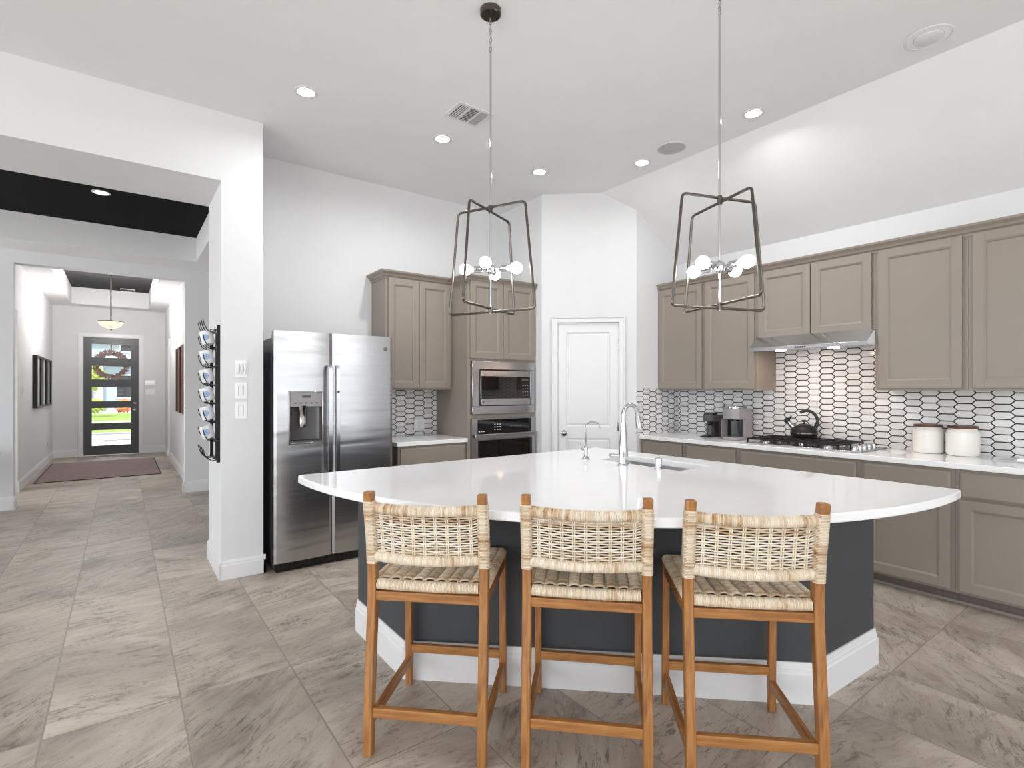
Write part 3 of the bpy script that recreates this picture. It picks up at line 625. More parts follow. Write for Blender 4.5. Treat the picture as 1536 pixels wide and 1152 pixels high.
MB().lathe([(0.008, 0), (0.008, 0.002)], seg=16, mat=Matrix.Translation((0.122, -0.0295, 0.117)) @ RM(radians(90), 4, 'X')).build('badge', 'gunmetal', mw)

# --- wall oven
wo = thing('wall_oven', 'built in stainless and black glass wall oven below the microwave', 'oven', (2.69, 4.298, 0.365))
MB().box(0.002, 0.766, 0.0, 0.5, 0.0, 0.73).build('housing', 'black_plastic', wo, smooth=None)
MB().box(0, 0.062, -0.02, 0, 0.575, 0.733).box(0.725, 0.768, -0.02, 0, 0.575, 0.733).box(0.062, 0.725, -0.02, 0, 0.72, 0.733).build('panel_trim', 'steel', wo, smooth=None)
cpn = MB().box(0.062, 0.725, -0.019, 0, 0.588, 0.72).build('control_panel', 'black_gloss', wo, smooth=None)
for r in range(3):
    for c in range(3): MB().box(0.26 + c * 0.032, 0.272 + c * 0.032, -0.0205, -0.018, 0.615 + r * 0.026, 0.622 + r * 0.026).build('button', 'paper', cpn, smooth=None)
for c in range(5): MB().box(0.46 + c * 0.028, 0.472 + c * 0.028, -0.0205, -0.018, 0.645, 0.65).build('button', 'grey_plastic', cpn, smooth=None)
for c in range(3): MB().box(0.075 + c * 0.026, 0.09 + c * 0.026, -0.0205, -0.018, 0.6, 0.608).build('button', 'paper', cpn, smooth=None)
MB().box(0, 0.062, -0.03, 0, 0, 0.573).box(0.725, 0.768, -0.03, 0, 0, 0.573).box(0.062, 0.725, -0.03, 0, 0, 0.06).box(0.062, 0.725, -0.03, 0, 0.52, 0.573).build('door_frame', 'steel', wo, smooth=None)
MB().box(0.062, 0.725, -0.029, 0, 0.06, 0.52).build('door_window', 'black_gloss', wo, smooth=None)
mb = MB(); mb.box(0.005, 0.763, -0.078, -0.056, 0.545, 0.583); mb.box(0.03, 0.055, -0.06, -0.02, 0.552, 0.576); mb.box(0.71, 0.735, -0.06, -0.02, 0.552, 0.576); mb.build('handle', 'steel', wo, bevel=0.005, seg=3)

# --- range hood
hd = thing('range_hood', 'stainless under cabinet range hood above the gas cooktop', 'range hood', (4.885, 2.472, 1.83), R90)
# local x along the wall to the right, y into the wall (0 = wall face)
mb = MB(); prof = [(-0.003, 0.0), (-0.003, -0.1), (-0.36, -0.1), (-0.37, -0.122), (-0.47, -0.122), (-0.475, -0.092), (-0.35, 0.008), (-0.345, 0.008), (-0.345, 0.0)]
mb.prism(prof, 0.0, 0.908, axis='x'); mb.build('hood_shell', 'steel', hd, bevel=0.002)
for x in (0.25, 0.66):
    MB().lathe([(0.036, 0), (0.04, -0.002), (0.04, -0.005), (0.001, -0.005)], c=(x, -0.42, -0.122), seg=20).build('hood_lamp', 'hood_led', hd)
mb = MB()
for i in range(5): mb.box(0.39 + i * 0.018, 0.402 + i * 0.018, -0.4765, -0.468, -0.113, -0.101)
mb.build('hood_controls', 'black_plastic', hd, smooth=None)
for x in (0.17, 0.46): MB().box(x, x + 0.27, -0.33, -0.06, -0.106, -0.099).build('grease_filter', 'sink_steel', hd, smooth=None)
MB().prism([(-0.02, -0.004), (-0.02, -0.098), (-0.462, -0.118), (-0.466, -0.093), (-0.345, -0.004)], 0.909, 0.911, axis='x').build('end_cap', 'white_plastic', hd, smooth=None)  # thin pale plate over the hood's right end cap

# --- cooktop
ck = thing('gas_cooktop', 'stainless gas cooktop with black iron grates below the range hood', 'cooktop', (4.345, 2.48, 0.915), R90)
MB().box(0, 0.905, 0, 0.5, 0, 0.008).build('plate', 'steel', ck, bevel=0.004)
for x, y, r in ((0.13, 0.13, 0.04), (0.13, 0.37, 0.035), (0.38, 0.25, 0.055), (0.62, 0.13, 0.035), (0.62, 0.37, 0.04)):
    bu = MB().lathe([(r + 0.012, 0.008), (r + 0.012, 0.014), (r, 0.016), (r, 0.024)], c=(x, y, 0), seg=20).build('burner', 'nickel', ck)
    MB().lathe([(r * 0.86, 0.024), (r * 0.86, 0.031), (r * 0.7, 0.034), (0.001, 0.034)], c=(x, y, 0), seg=20).build('burner_cap', 'iron', bu)
for x0, x1 in ((0.015, 0.255), (0.26, 0.5), (0.505, 0.745)):
    mb = MB(); t = 0.006; zt = 0.046
    for y in (0.02, 0.48): mb.box(x0, x1, y - t, y + t, zt - 0.012, zt)
    for x in (x0 + t, x1 - t): mb.box(x - t, x + t, 0.02, 0.48, zt - 0.012, zt)
    mb.box(x0, x1, 0.25 - t, 0.25 + t, zt - 0.01, zt + 0.004); xm = (x0 + x1) / 2; mb.box(xm - t, xm + t, 0.02, 0.48, zt - 0.01, zt + 0.004)
    for x in (x0 + t, x1 - t):
        for y in (0.02, 0.25, 0.48): mb.box(x - t, x + t, y - t, y + t, 0.008, zt)
    for y in (0.13, 0.37): mb.box(x0, x1, y - 0.004, y + 0.004, zt - 0.01, zt + 0.003)
    mb.build('grate', 'iron', ck, bevel=0.002)
for i, y in enumerate((0.07, 0.16, 0.25, 0.34, 0.43)):
    MB().lathe([(0.024, 0.008), (0.024, 0.012), (0.019, 0.014), (0.018, 0.038), (0.016, 0.041), (0.001, 0.041)], c=(0.83, y, 0), seg=20).build('knob', 'chrome', ck)

# ================================================================== ISLAND
IC = Vector((3.06, 3.0)); 
def arc_pts(n=72, dr=0.0):
    out = []
    for i in range(n + 1):
        th = i / n * pi / 2; r = 2.302 - 0.018 * i / n + 0.042 * sin(2 * th) + dr
        out.append((IC.x - r * cos(th), IC.y - r * sin(th)))
    return out
ap = arc_pts(); lt, rt = ap[0], ap[-1]
poly = [(3.055, 2.99), (lt[0] + 0.045, 2.99), (lt[0] + 0.02, 2.986), (lt[0] + 0.006, 2.972)] + ap[1:-1] + [(3.105, 0.72), (3.124, 0.728), (3.132, 0.748)]
isl = thing('kitchen_island', 'charcoal kitchen island body with tall white baseboard', 'island', (2.2, 2.1, 0))
IP = [(1.088, 2.955), (1.088, 2.335), (2.442, 1.075), (3.045, 1.05), (3.03, 2.955)]
off = Matrix.Translation((-2.2, -2.1, 0))
SX0, SX1, SY0, SY1 = 2.555, 2.87, 1.85, 2.49      # sink opening
mb = MB()
n = len(IP)
vs = [(x, y, 0.0) for x, y in IP] + [(x, y, 0.876) for x, y in IP]
mb._add(vs, [(i, (i + 1) % n, n + (i + 1) % n, n + i) for i in range(n)], mat=off)
mb.build('body_panel', 'island', isl, smooth=None)
mb = MB(); bt, bh = 0.016, 0.178
prof = [(0, 0), (-bt, 0), (-bt, bh * 0.72), (-bt * 0.72, bh * 0.75), (-bt * 0.72, bh * 0.84), (-bt * 0.5, bh * 0.86), (-bt * 0.4, bh), (0, bh)]
def offset_pt(i, d):
    p0, p1, p2 = Vector(IP[(i - 1) % n]), Vector(IP[i]), Vector(IP[(i + 1) % n])
    e0, e1 = (p1 - p0).normalized(), (p2 - p1).normalized(); n0, n1 = Vector((-e0.y, e0.x)), Vector((-e1.y, e1.x))   # outward for this winding
    b_ = (n0 + n1).normalized(); return p1 - b_ * (d / max(0.3, b_.dot(n0)))
k = len(prof); vs = []
for i in range(4):
    for d, z in prof:
        if i == 0: q = Vector((IP[0][0] + d, IP[0][1]))
        elif i == 3: q = offset_pt(3, -d); q = Vector((IP[3][0] - d * 0.9, q.y))
        else: q = offset_pt(i, -d)
        vs.append((q.x, q.y, z))
fs = [(i * k + j, i * k + (j + 1) % k, (i + 1) * k + (j + 1) % k, (i + 1) * k + j) for i in range(3) for j in range(k)] + [tuple(range(k)), tuple(range(3 * k, 4 * k))]
mb._add(vs, fs, mat=off); mb.build('baseboard', 'trim', isl, smooth=None)
# counter slab with the sink cut out: top ring by triangle fill
def slab_with_hole(outer, hole, z0, z1):
    bm = bmesh.new(); loops = []
    for loop in (outer, hole):
        vs = [bm.verts.new((x, y, z1)) for x, y in loop]; loops.append(vs)
        for i in range(len(vs)): bm.edges.new((vs[i], vs[(i + 1) % len(vs)]))
    bmesh.ops.triangle_fill(bm, use_beauty=True, use_dissolve=False, edges=bm.edges[:])
    top = bm.faces[:]
    r = bmesh.ops.extrude_face_region(bm, geom=top)
    for v in [e for e in r['geom'] if isinstance(e, bmesh.types.BMVert)]: v.co.z = z0
    bmesh.ops.recalc_face_normals(bm, faces=bm.faces[:])
    return bm
hole = []
for cx, cy, a0 in ((SX1 - 0.02, SY1 - 0.02, 0), (SX0 + 0.02, SY1 - 0.02, 90), (SX0 + 0.02, SY0 + 0.02, 180), (SX1 - 0.02, SY0 + 0.02, 270)):
    for i in range(5): a = radians(a0 + i * 22.5); hole.append((cx + 0.02 * cos(a), cy + 0.02 * sin(a)))
bm = slab_with_hole(poly, hole, 0.877, 0.915)
me = bpy.data.meshes.new('island_countertop'); bm.to_mesh(me); bm.free(); me.materials.append(M['quartz'])
ict = bpy.data.objects.new('island_countertop', me); COL.objects.link(ict)
md = ict.modifiers.new('bevel', 'BEVEL'); md.width = 0.008; md.segments = 3; md.limit_method = 'ANGLE'; md.angle_limit = radians(60)
tag(ict, 'large white quartz fan shaped island countertop with a curved edge', 'countertop')
# sink
sk = thing('kitchen_sink', 'undermounted stainless sink in the island countertop', 'sink', ((SX0 + SX1) / 2, (SY0 + SY1) / 2, 0.7))
mb = MB(); a, b_ = (SX1 - SX0) / 2 + 0.006, (SY1 - SY0) / 2 + 0.006; z1 = 0.176
def rr(a, b, r, z): 
    o = []
    for cx, cy, a0 in ((a - r, b - r, 0), (-a + r, b - r, 90), (-a + r, -b + r, 180), (a - r, -b + r, 270)):
        for i in range(6): t = radians(a0 + i * 18); o.append((cx + r * cos(t), cy + r * sin(t), z))
    return o
R_ = [rr(a + 0.015, b_ + 0.015, 0.03, z1), rr(a, b_, 0.03, z1), rr(a - 0.004, b_ - 0.004, 0.03, z1 - 0.15), rr(a - 0.03, b_ - 0.03, 0.03, z1 - 0.172), rr(0.05, 0.05, 0.04, z1 - 0.176)]
m_ = len(R_[0]); mb._add([p for r in R_ for p in r], [(i * m_ + j, i * m_ + (j + 1) % m_, (i + 1) * m_ + (j + 1) % m_, (i + 1) * m_ + j) for i in range(len(R_) - 1) for j in range(m_)] + [tuple((len(R_) - 1) * m_ + j for j in range(m_))])
mb.build('basin', 'sink_steel', sk)
MB().lathe([(0.042, 0.0), (0.042, 0.004), (0.03, 0.004), (0.028, 0.002), (0.001, 0.002)], c=(0, 0, 0.001), seg=20).build('drain', 'chrome', sk)
# main faucet
ZC = 0.916
fc = thing('kitchen_faucet', 'tall chrome gooseneck pull down faucet at the sink', 'faucet', (2.475, 2.195, ZC), radians(-8))
MB().lathe([(0.033, 0), (0.033, 0.006), (0.0285, 0.01), (0.028, 0.06), (0.0215, 0.16), (0.017, 0.225), (0.0155, 0.26)], seg=28).build('body', 'chrome', fc)
pts = [(0, 0, 0.25), (0, 0, 0.305)] + [(0.056 - 0.056 * cos(t), 0, 0.305 + 0.062 * sin(t)) for t in [pi * i / 16 * 0.92 for i in range(1, 17)]]
e = Vector(pts[-1]); pts += [tuple(e + Vector((0.006, 0, -0.03)))]
MB().tube(pts, 0.0125, 14).build('spout', 'chrome', fc)
sh = MB().tube([tuple(e + Vector((0.005, 0, -0.025))), tuple(e + Vector((0.009, 0, -0.05))), tuple(e + Vector((0.018, 0, -0.1)))], [0.0145, 0.0165, 0.019], 16).build('spray_head', 'chrome', fc)
MB().tube([tuple(e + Vector((0.026, 0, -0.052))), tuple(e + Vector((0.032, 0, -0.082)))], 0.006, 10).build('spray_button', 'black_plastic', sh)
hm = RM(radians(152), 4, 'Z')
MB().tube([(0.02, 0, 0.055), (0.06, 0, 0.057)], 0.011, 14, mat=hm).tube([(0.058, 0, 0.057), (0.066, 0, 0.057), (0.082, 0, 0.058)], [0.0145, 0.016, 0.013], 16, mat=hm).build('handle', 'chrome', fc)
# filter tap
ft = thing('filter_tap', 'small thin chrome filtered water tap left of the main faucet', 'faucet', (2.475, 2.52, ZC), radians(-20))
MB().lathe([(0.026, 0), (0.026, 0.004), (0.018, 0.012), (0.012, 0.022), (0.013, 0.055), (0.015, 0.07), (0.011, 0.085), (0.006, 0.095)], seg=20).build('body', 'chrome', ft)
pts = [(0, 0, 0.09), (0, 0, 0.21)] + [(0.05 - 0.05 * cos(t), 0, 0.21 + 0.038 * sin(t)) for t in [pi * i / 12 * 0.8 for i in range(1, 13)]]
e = Vector(pts[-1]); pts.append(tuple(e + Vector((0.014, 0, -0.03))))
MB().tube(pts, 0.0048, 10).build('spout', 'chrome', ft)
MB().tube([(0, 0, 0.06), (-0.022, 0.01, 0.062), (-0.034, 0.014, 0.08), (-0.04, 0.016, 0.11)], [0.008, 0.007, 0.005, 0.006], 10).build('lever', 'chrome', ft)
# soap pump cap / air gap
ag = thing('sink_air_gap', 'short chrome air gap cap right of the main faucet', 'air gap', (2.505, 1.955, ZC))
MB().lathe([(0.024, 0), (0.024, 0.004), (0.02, 0.006), (0.02, 0.06), (0.018, 0.066), (0.001, 0.068)], seg=24).build('cap', 'chrome', ag)
MB().lathe([(0.0206, 0.012), (0.0206, 0.016), (0.0201, 0.0165)], seg=24).build('vent_ring', 'mid_plastic', ag)

# ================================================================== BAR STOOLS
def fr_rand(lo=0.15, hi=1.0): return random.uniform(lo, hi)
def wrap_tube(mb, path, r, pitch, seg=10, dark=1.0):
    """wrapped cane round a rail: one lumpy ring per turn"""
    P_ = [Vector(p) for p in path]; cum = [0]
    for a, b in zip(P_, P_[1:]): cum.append(cum[-1] + (b - a).length)
    def at(s):
        for i in range(len(P_) - 1):
            if s <= cum[i + 1] + 1e-9: t = (s - cum[i]) / max(1e-9, cum[i + 1] - cum[i]); return P_[i].lerp(P_[i + 1], t)
        return P_[-1]
    L = cum[-1]; nn = int(L / pitch); drift = random.random()
    for i in range(nn):
        drift = min(1, max(0, drift + random.uniform(-0.22, 0.22))); tt = min(1, max(0, drift * 0.5 + fr_rand() * 0.6 - 0.05)); s0 = i * pitch; pr = []
        for k_, rr_ in ((0.0, 0.88), (0.2, 0.99), (0.5, 1.02), (0.8, 0.99), (1.0, 0.88)): pr.append((at(min(L, s0 + pitch * k_)), r * rr_))
        mb.tube([p for p, _ in pr], [q for _, q in pr], seg, cap=False, tint=tt * dark)
def wrap_post(mb, fy, x, z0, z1, w, d, pitch):
    z = z0; drift = random.random()
    while z < z1:
        drift = min(1, max(0, drift + random.uniform(-0.22, 0.22))); tt = min(1, max(0, drift * 0.5 + fr_rand() * 0.6 - 0.05)); vs = []
        for k_, g_ in ((0.0, -0.001), (0.25, 0.0016), (0.75, 0.0016), (1.0, -0.001)):
            zz_ = z + pitch * k_; y = fy(zz_)
            a, b = w / 2 + g_, d / 2 + g_; c = 0.008
            for px_, py_ in ((-a + c, -b), (a - c, -b), (a, -b + c), (a, b - c), (a - c, b), (-a + c, b), (-a, b - c), (-a, -b + c)): vs.append((x + px_, y + py_, zz_))
        mb._add(vs, [(i * 8 + j, i * 8 + (j + 1) % 8, i * 8 + 8 + (j + 1) % 8, i * 8 + 8 + j) for i in range(3) for j in range(8)], tt)
        z += pitch
def make_stool():
    t = thing('bar_stool', 'x', 'bar stool', (0, 0, 0))
    HX = 0.218
    ctl = [(0.0, -0.25), (0.2, -0.243), (0.42, -0.222), (0.58, -0.207), (0.7, -0.205), (0.8, -0.214), (0.9, -0.232), (0.995, -0.252)]
    def fy(z):
        for (a, ya), (b, yb) in zip(ctl, ctl[1:]):
            if z <= b: u = (z - a) / (b - a); return ya + (yb - ya) * u
        return ctl[-1][1]
    for sx in (-1, 1):
        MB().sweep_rect([(sx * HX, fy(z), z) for z in [i * 0.995 / 26 for i in range(27)]], 0.034, 0.042).build('rear_leg', 'wood_v', t, bevel=0.005)
    for sx in (-1, 1):
        MB().sweep_rect([(sx * 0.222, 0.231 , 0), (sx * 0.222, 0.229, 0.3), (sx * 0.222, 0.225, 0.628)], 0.03, 0.032).build('front_leg', 'wood_v', t, bevel=0.004)
    # rails and stretchers
    MB().box(-HX + 0.015, HX - 0.015, -0.222, -0.196, 0.572, 0.607).build('rear_seat_rail', 'wood_x', t, bevel=0.003)
    MB().box(-0.208, 0.208, 0.212, 0.236, 0.572, 0.607).build('front_seat_rail', 'wood_x', t, bevel=0.003)
    MB().box(-HX + 0.015, HX - 0.015, -0.257, -0.232, 0.142, 0.18).build('rear_stretcher', 'wood_x', t, bevel=0.003)
    MB().box(-0.208, 0.208, 0.216, 0.24, 0.155, 0.192).build('front_stretcher', 'wood_x', t, bevel=0.003)
    for sx in (-1, 1):
        MB().box(sx * 0.22 - 0.011, sx * 0.22 + 0.011, -0.19, 0.212, 0.572, 0.607).build('side_seat_rail', 'wood_y', t, bevel=0.003)
        MB().box(sx * 0.22 - 0.011, sx * 0.22 + 0.011, -0.226, 0.216, 0.098, 0.138).build('side_stretcher', 'wood_y', t, bevel=0.003)
    # backrest
    bow = lambda x: -0.038 * (1 - (x / HX) ** 2)
    def rail(z, sag): return [(x, fy(z) + bow(x) + 0.002, z + sag * (1 - (x / HX) ** 2)) for x in [-HX + 0.012 + (2 * HX - 0.024) * i / 20 for i in range(21)]]
    zt, zb = 0.934, 0.742
    mb = MB(); wrap_tube(mb, rail(zt, -0.004), 0.0205, 0.0055); tr = mb.build('top_rail', 'rattan', t, smooth=50, tint=True)
    mb = MB(); wrap_tube(mb, rail(zb, -0.004), 0.0205, 0.0055); mb.build('bottom_rail', 'rattan', t, smooth=50, tint=True)
    for sx in (-1, 1):
        mb = MB(); wrap_post(mb, fy, sx * HX, 0.712, 0.956, 0.038, 0.046, 0.0056); mb.build('post_wrap', 'rattan', t, smooth=50, tint=True)
    mb = MB(); ns = 9; sxs = [-0.172 + 0.344 * i / (ns - 1) for i in range(ns)]
    rows = 17
    for j in range(rows):
        z = 0.76 + 0.157 * j / (rows - 1); pts = []; ph = pi * (j % 2); tt = fr_rand()
        for i in range(61):
            x = -HX + 2 * HX * i / 60; w_ = cos(pi * (x + 0.172) / (0.344 / (ns - 1)) + ph) * 0.005 if abs(x) < 0.192 else 0
            pull = max(0, (abs(x) - 0.172) / 0.046); zc = z + (0.838 - z) * (-0.10) * pull + 0.006 * pull * (1 if x > 0 else -1)
            pts.append((x, fy(zc) + bow(x) + w_ + 0.002, zc - 0.004 * (1 - (x / HX) ** 2)))
        mb.tube(pts, 0.003, 6, tint=tt, cap=False)
    for x in sxs:
        for dxx in (-0.0035, 0.0035):
            mb.tube([(x + dxx, fy(z) + bow(x) + 0.002, z) for z in (0.745, 0.80, 0.86, 0.93)], 0.003, 5, tint=0.75)
    mb.build('back_weave', 'rattan', t, smooth=60, tint=True)
    # woven seat: border rolls and ridged field
    zs_ = 0.632
    mb = MB(); nx = 9; y0, y1 = -0.186, 0.232; x0, x1 = -0.204, 0.204
    # field strands run across, over and under front-to-back ribs
    nr = 66
    for j in range(nr):
        y = y0 + (y1 - y0) * (j + 0.5) / nr; tt = fr_rand() * 0.62; pts = []
        for i in range(73):
            u = i / 72; x = x0 + (x1 - x0) * u
            ridge = abs(sin(pi * nx * u)) ** 0.7
            skew = 0.010 * ((u * nx) % 1.0 - 0.5)
            dish = -0.010 * sin(pi * u) * sin(pi * (j + 0.5) / nr)
            pts.append((x, y + skew, zs_ + 0.011 + 0.009 * ridge + dish))
        mb.tube(pts, 0.0037, 5, tint=tt, cap=False)
    for k_ in range(1, nx):
        x = x0 + (x1 - x0) * k_ / nx
        mb.tube([(x, y0 - 0.004, zs_ + 0.015), (x, y0 + 0.012, zs_ + 0.017), (x, y0 + 0.03, zs_ + 0.012)], 0.004, 5, tint=0.45)
        mb.tube([(x + 0.008, y0 - 0.004, zs_ + 0.014), (x + 0.006, y0 + 0.012, zs_ + 0.016), (x + 0.001, y0 + 0.03, zs_ + 0.012)], 0.0035, 5, tint=0.6)
    mb.box(x0 + 0.01, x1 - 0.01, y0 + 0.01, y1 - 0.01, zs_ - 0.012, zs_ + 0.006, tint=0.1)
    mb.build('seat_weave', 'rattan', t, smooth=60, tint=True)
    mb = MB(); r_ = 0.0215
    wrap_tube(mb, [(x, -0.205, zs_ - 0.004 * (1 - (x / 0.2) ** 2)) for x in [-0.2 + 0.02 * i for i in range(21)]], r_, 0.0056, dark=0.72)
    wrap_tube(mb, [(x, 0.236, zs_) for x in (-0.215, 0.215)], r_, 0.0056, dark=0.72)
    for sx in (-1, 1): wrap_tube(mb, [(sx * 0.215, y, zs_) for y in (-0.185, 0.245)], r_, 0.0056, dark=0.72)
    mb.build('seat_border', 'rattan', t, smooth=50, tint=True)
    return t
st = make_stool()
stools = [((0.741, 1.937), (1.076, 1.611), 'rattan backed wooden bar stool at the left end of the island, nearest the fridge'),
          ((1.179, 1.535), (1.509, 1.202), 'rattan backed wooden bar stool in the middle of the row of three'),
          ((1.583, 1.120), (1.926, 0.799), 'rattan backed wooden bar stool at the right end of the row of three')]
for i, (a, b, lab) in enumerate(stools):
    o = st if i == 0 else copy_tree(st)
    ang = atan2(b[1] - a[1], b[0] - a[0]); mx_, my_ = (a[0] + b[0]) / 2, (a[1] + b[1]) / 2
    sh_ = 0.25 - 0.004
    o.location = (mx_ - sin(ang) * sh_, my_ + cos(ang) * sh_, 0); o.rotation_euler = (0, 0, ang)
    tag(o, lab, 'bar stool', 'rattan bar stools at the island')

# ================================================================== PENDANTS
def round_loop(corners, r, seg=6):
    """corners: 3D points of a closed loop, rounded"""
    out = []; n_ = len(corners); c_ = [Vector(p) for p in corners]
    for i in range(n_):
        p = c_[i]; a = (c_[i - 1] - p).normalized(); b = (c_[(i + 1) % n_] - p).normalized()
        s_ = p + a * r; e_ = p + b * r
        for k_ in range(seg + 1):
            u = k_ / seg; out.append(s_ * (1 - u) ** 2 + p * 2 * u * (1 - u) + e_ * u ** 2)
    return out
def pendant(x, y, zt, zb, ang, label):
    t = thing('pendant_light', label, 'pendant light', (x, y, CEIL), ang, 'cage pendants over the island')
    T_, B_ = zt - CEIL, zb - CEIL
    MB().lathe([(0.001, -0.032), (0.05, -0.031), (0.0555, -0.026), (0.0565, 0.0), (0.001, 0.0)], seg=32).build('canopy', 'gunmetal', t)
    mb = MB(); z = -0.03
    for i in range(9):
        lp = [(0.0065 * cos(a) if i % 2 else 0, 0 if i % 2 else 0.0065 * cos(a), z - 0.0125 + 0.0145 * sin(a)) for a in [2 * pi * k_ / 14 for k_ in range(14)]]
        mb.tube(lp, 0.0016, 6, True); z -= 0.024
    mb.build('chain', 'nickel', t)
    MB().tube([(0.004 * sin(i * 1.7), 0.004 * cos(i * 1.3), -0.03 - i * 0.0245) for i in range(10)], 0.0014, 6).build('cord', 'nickel', t)
    MB().tube([(0, 0, -0.238), (0, 0, B_ - 0.012)], 0.0055, 12).build('rod', 'chrome', t)
    for k_, (dz_, a) in enumerate(((0.0, 0.0), (-0.022, pi / 2))):
        hw_t, hw_b = 0.205, 0.262; c, s_ = cos(a), sin(a); zb_ = B_ + (0.0 if k_ == 0 else 0.018)
        cs = [(-hw_t, T_ + dz_), (hw_t, T_ + dz_), (hw_b, zb_), (-hw_b, zb_)]
        MB().tube(round_loop([(w_ * c, w_ * s_, z_) for w_, z_ in cs], 0.024), 0.0068, 12, True).build('cage_loop', 'gunmetal', t)
        for z_ in (T_ + dz_, zb_): MB().lathe([(0.012, -0.009), (0.012, 0.009)], c=(0, 0, z_), seg=16).build('collar', 'gunmetal', t)
    zm = T_ - 0.325
    MB().lathe([(0.008, -0.03), (0.022, -0.02), (0.026, 0), (0.022, 0.02), (0.008, 0.03)], c=(0, 0, zm), seg=18).build('hub', 'chrome', t)
    for i in range(4):
        a = i * pi / 2 + 0.35; m = Matrix.Translation((0, 0, zm)) @ RM(a, 4, 'Z') @ RM(radians(90), 4, 'Y')
        ar = MB().lathe([(0.0065, 0.02), (0.0065, 0.045), (0.014, 0.047), (0.0165, 0.052), (0.0165, 0.088), (0.014, 0.09)], seg=16, mat=m).build('lamp_arm', 'chrome', t)
        MB().lathe([(0.0125, 0.09), (0.0135, 0.1), (0.0165, 0.108)], seg=16, mat=m).build('bulb_neck', 'bulb_neck', ar)
        MB().lathe([(0.0165, 0.108), (0.024, 0.115), (0.0285, 0.126), (0.030, 0.138), (0.0285, 0.15), (0.022, 0.161), (0.012, 0.167), (0.001, 0.168)], seg=20, mat=m).build('bulb', 'bulb', ar)
    return t
pendant(1.565, 2.305, 2.342, 1.789, atan2(-0.896, 0.42), 'brushed metal cage pendant hanging left, in front of the oven cabinet')
pendant(2.262, 1.413, 2.282, 1.762, atan2(-0.32, 0.94), 'brushed metal cage pendant hanging right, in front of the range wall')

# ================================================================== CEILING FITTINGS
def can_light(x, y, z, label, r=0.075, mat='trim_ceiling', power=9):
    t = thing('recessed_light', label, 'ceiling light', (x, y, z), 0, 'recessed ceiling lights')
    mb = MB(); mb.lathe([(r, 0.0), (r, -0.004), (r * 0.86, -0.007), (r * 0.72, -0.004), (r * 0.72, 0.0)], seg=32)
    mb.build('trim_ring', mat, t)
    MB().lathe([(r * 0.72, -0.001), (r * 0.70, -0.004), (0.001, -0.0055)], seg=32).build('lens', 'led', t)
    ld_ = bpy.data.lights.new('lamp', 'AREA'); ld_.shape = 'DISK'; ld_.size = 0.1; ld_.energy = power; ld_.color = (0.98, 0.99, 1.0); ld_.spread = radians(165)
    lo_ = bpy.data.objects.new('lamp', ld_); COL.objects.link(lo_); lo_.parent = t; lo_.location = (0, 0, -0.012)
    return t
for (x, y), lab in zip([(0.996, 3.681), (2.06, 3.716), (3.093, 3.756), (3.695, 3.061), (3.685, 2.033)],
    ['recessed ceiling light nearest the hall, in front of the fridge', 'recessed ceiling light beside the square air vent', 'recessed ceiling light in front of the pantry corner', 'recessed ceiling light beside the pale grey round speaker', 'recessed ceiling light to the right of the right pendant']):
    can_light(x, y, CEIL, lab, power={3.093: 0.8, 3.695: 2.6, 0.996: 6.5}.get(x, 14))
can_light(-0.165, 6.46, ZT, 'recessed light shining in the black hall ceiling', power=3)
for x, y, lab, mt, r in ((3.67, 2.73, 'flat round grey speaker in the ceiling beside a recessed light', 'speaker_grey', 0.118), (3.69, 1.0, 'round white speaker ring in the ceiling at the upper right', 'trim_ceiling', 0.112)):
    t = thing('ceiling_speaker', lab, 'speaker', (x, y, CEIL)); 
    MB().lathe([(r, 0), (r, -0.004), (r - 0.006, -0.006), (r - 0.008, -0.002)], seg=40).build('rim', 'trim_ceiling', t)
    MB().lathe([(r - 0.008, -0.0), (r - 0.008, -0.0035), (0.001, -0.005)] if mt == 'speaker_grey' else [(r * 0.62, 0.0), (r * 0.62, -0.01), (r * 0.58, -0.013), (0.001, -0.013)], seg=40).build('grille', mt, t)
    if mt != 'speaker_grey': MB().lathe([(r - 0.006, 0.0), (r - 0.01, -0.004), (r * 0.64, -0.006), (r * 0.62, 0.0)], seg=40).build('face_ring', 'ceil', t)
av = thing('air_vent', 'square white supply air vent with dark louvres in the ceiling', 'vent', (2.034, 3.278, CEIL))
mb = MB(); a_ = 0.148; b_ = 0.118
mb.box(-a_, a_, -a_ * 0.8, -b_ * 0.8, -0.006, 0); mb.box(-a_, a_, b_ * 0.8, a_ * 0.8, -0.006, 0); mb.box(-a_, -b_, -b_ * 0.8, b_ * 0.8, -0.006, 0); mb.box(b_, a_, -b_ * 0.8, b_ * 0.8, -0.006, 0)
for x in (-0.04, 0.042): mb.box(x - 0.006, x + 0.006, -b_ * 0.8, b_ * 0.8, -0.006, 0)
mb.build('frame', 'trim_ceiling', av, smooth=None)
MB().box(-b_, b_, -b_ * 0.8, b_ * 0.8, -0.0008, 0).build('backing', 'dark_grille', av, smooth=None)
for i in range(4): MB().box(-b_ + 0.012 + i * 0.0165, -b_ + 0.019 + i * 0.0165, -b_ * 0.8, b_ * 0.8, -0.006, -0.001).build('louvre', 'trim_ceiling', av, smooth=None)
for i in range(9): MB().box(-0.034, 0.036, -0.085 + i * 0.0205, -0.078 + i * 0.0205, -0.005, -0.001).build('louvre', 'speaker_grey', av, smooth=None)
for i in range(5): MB().box(0.05 + i * 0.0135, 0.0605 + i * 0.0135, -b_ * 0.8, b_ * 0.8, -0.006, -0.001).build('louvre', 'speaker_grey', av, smooth=None)

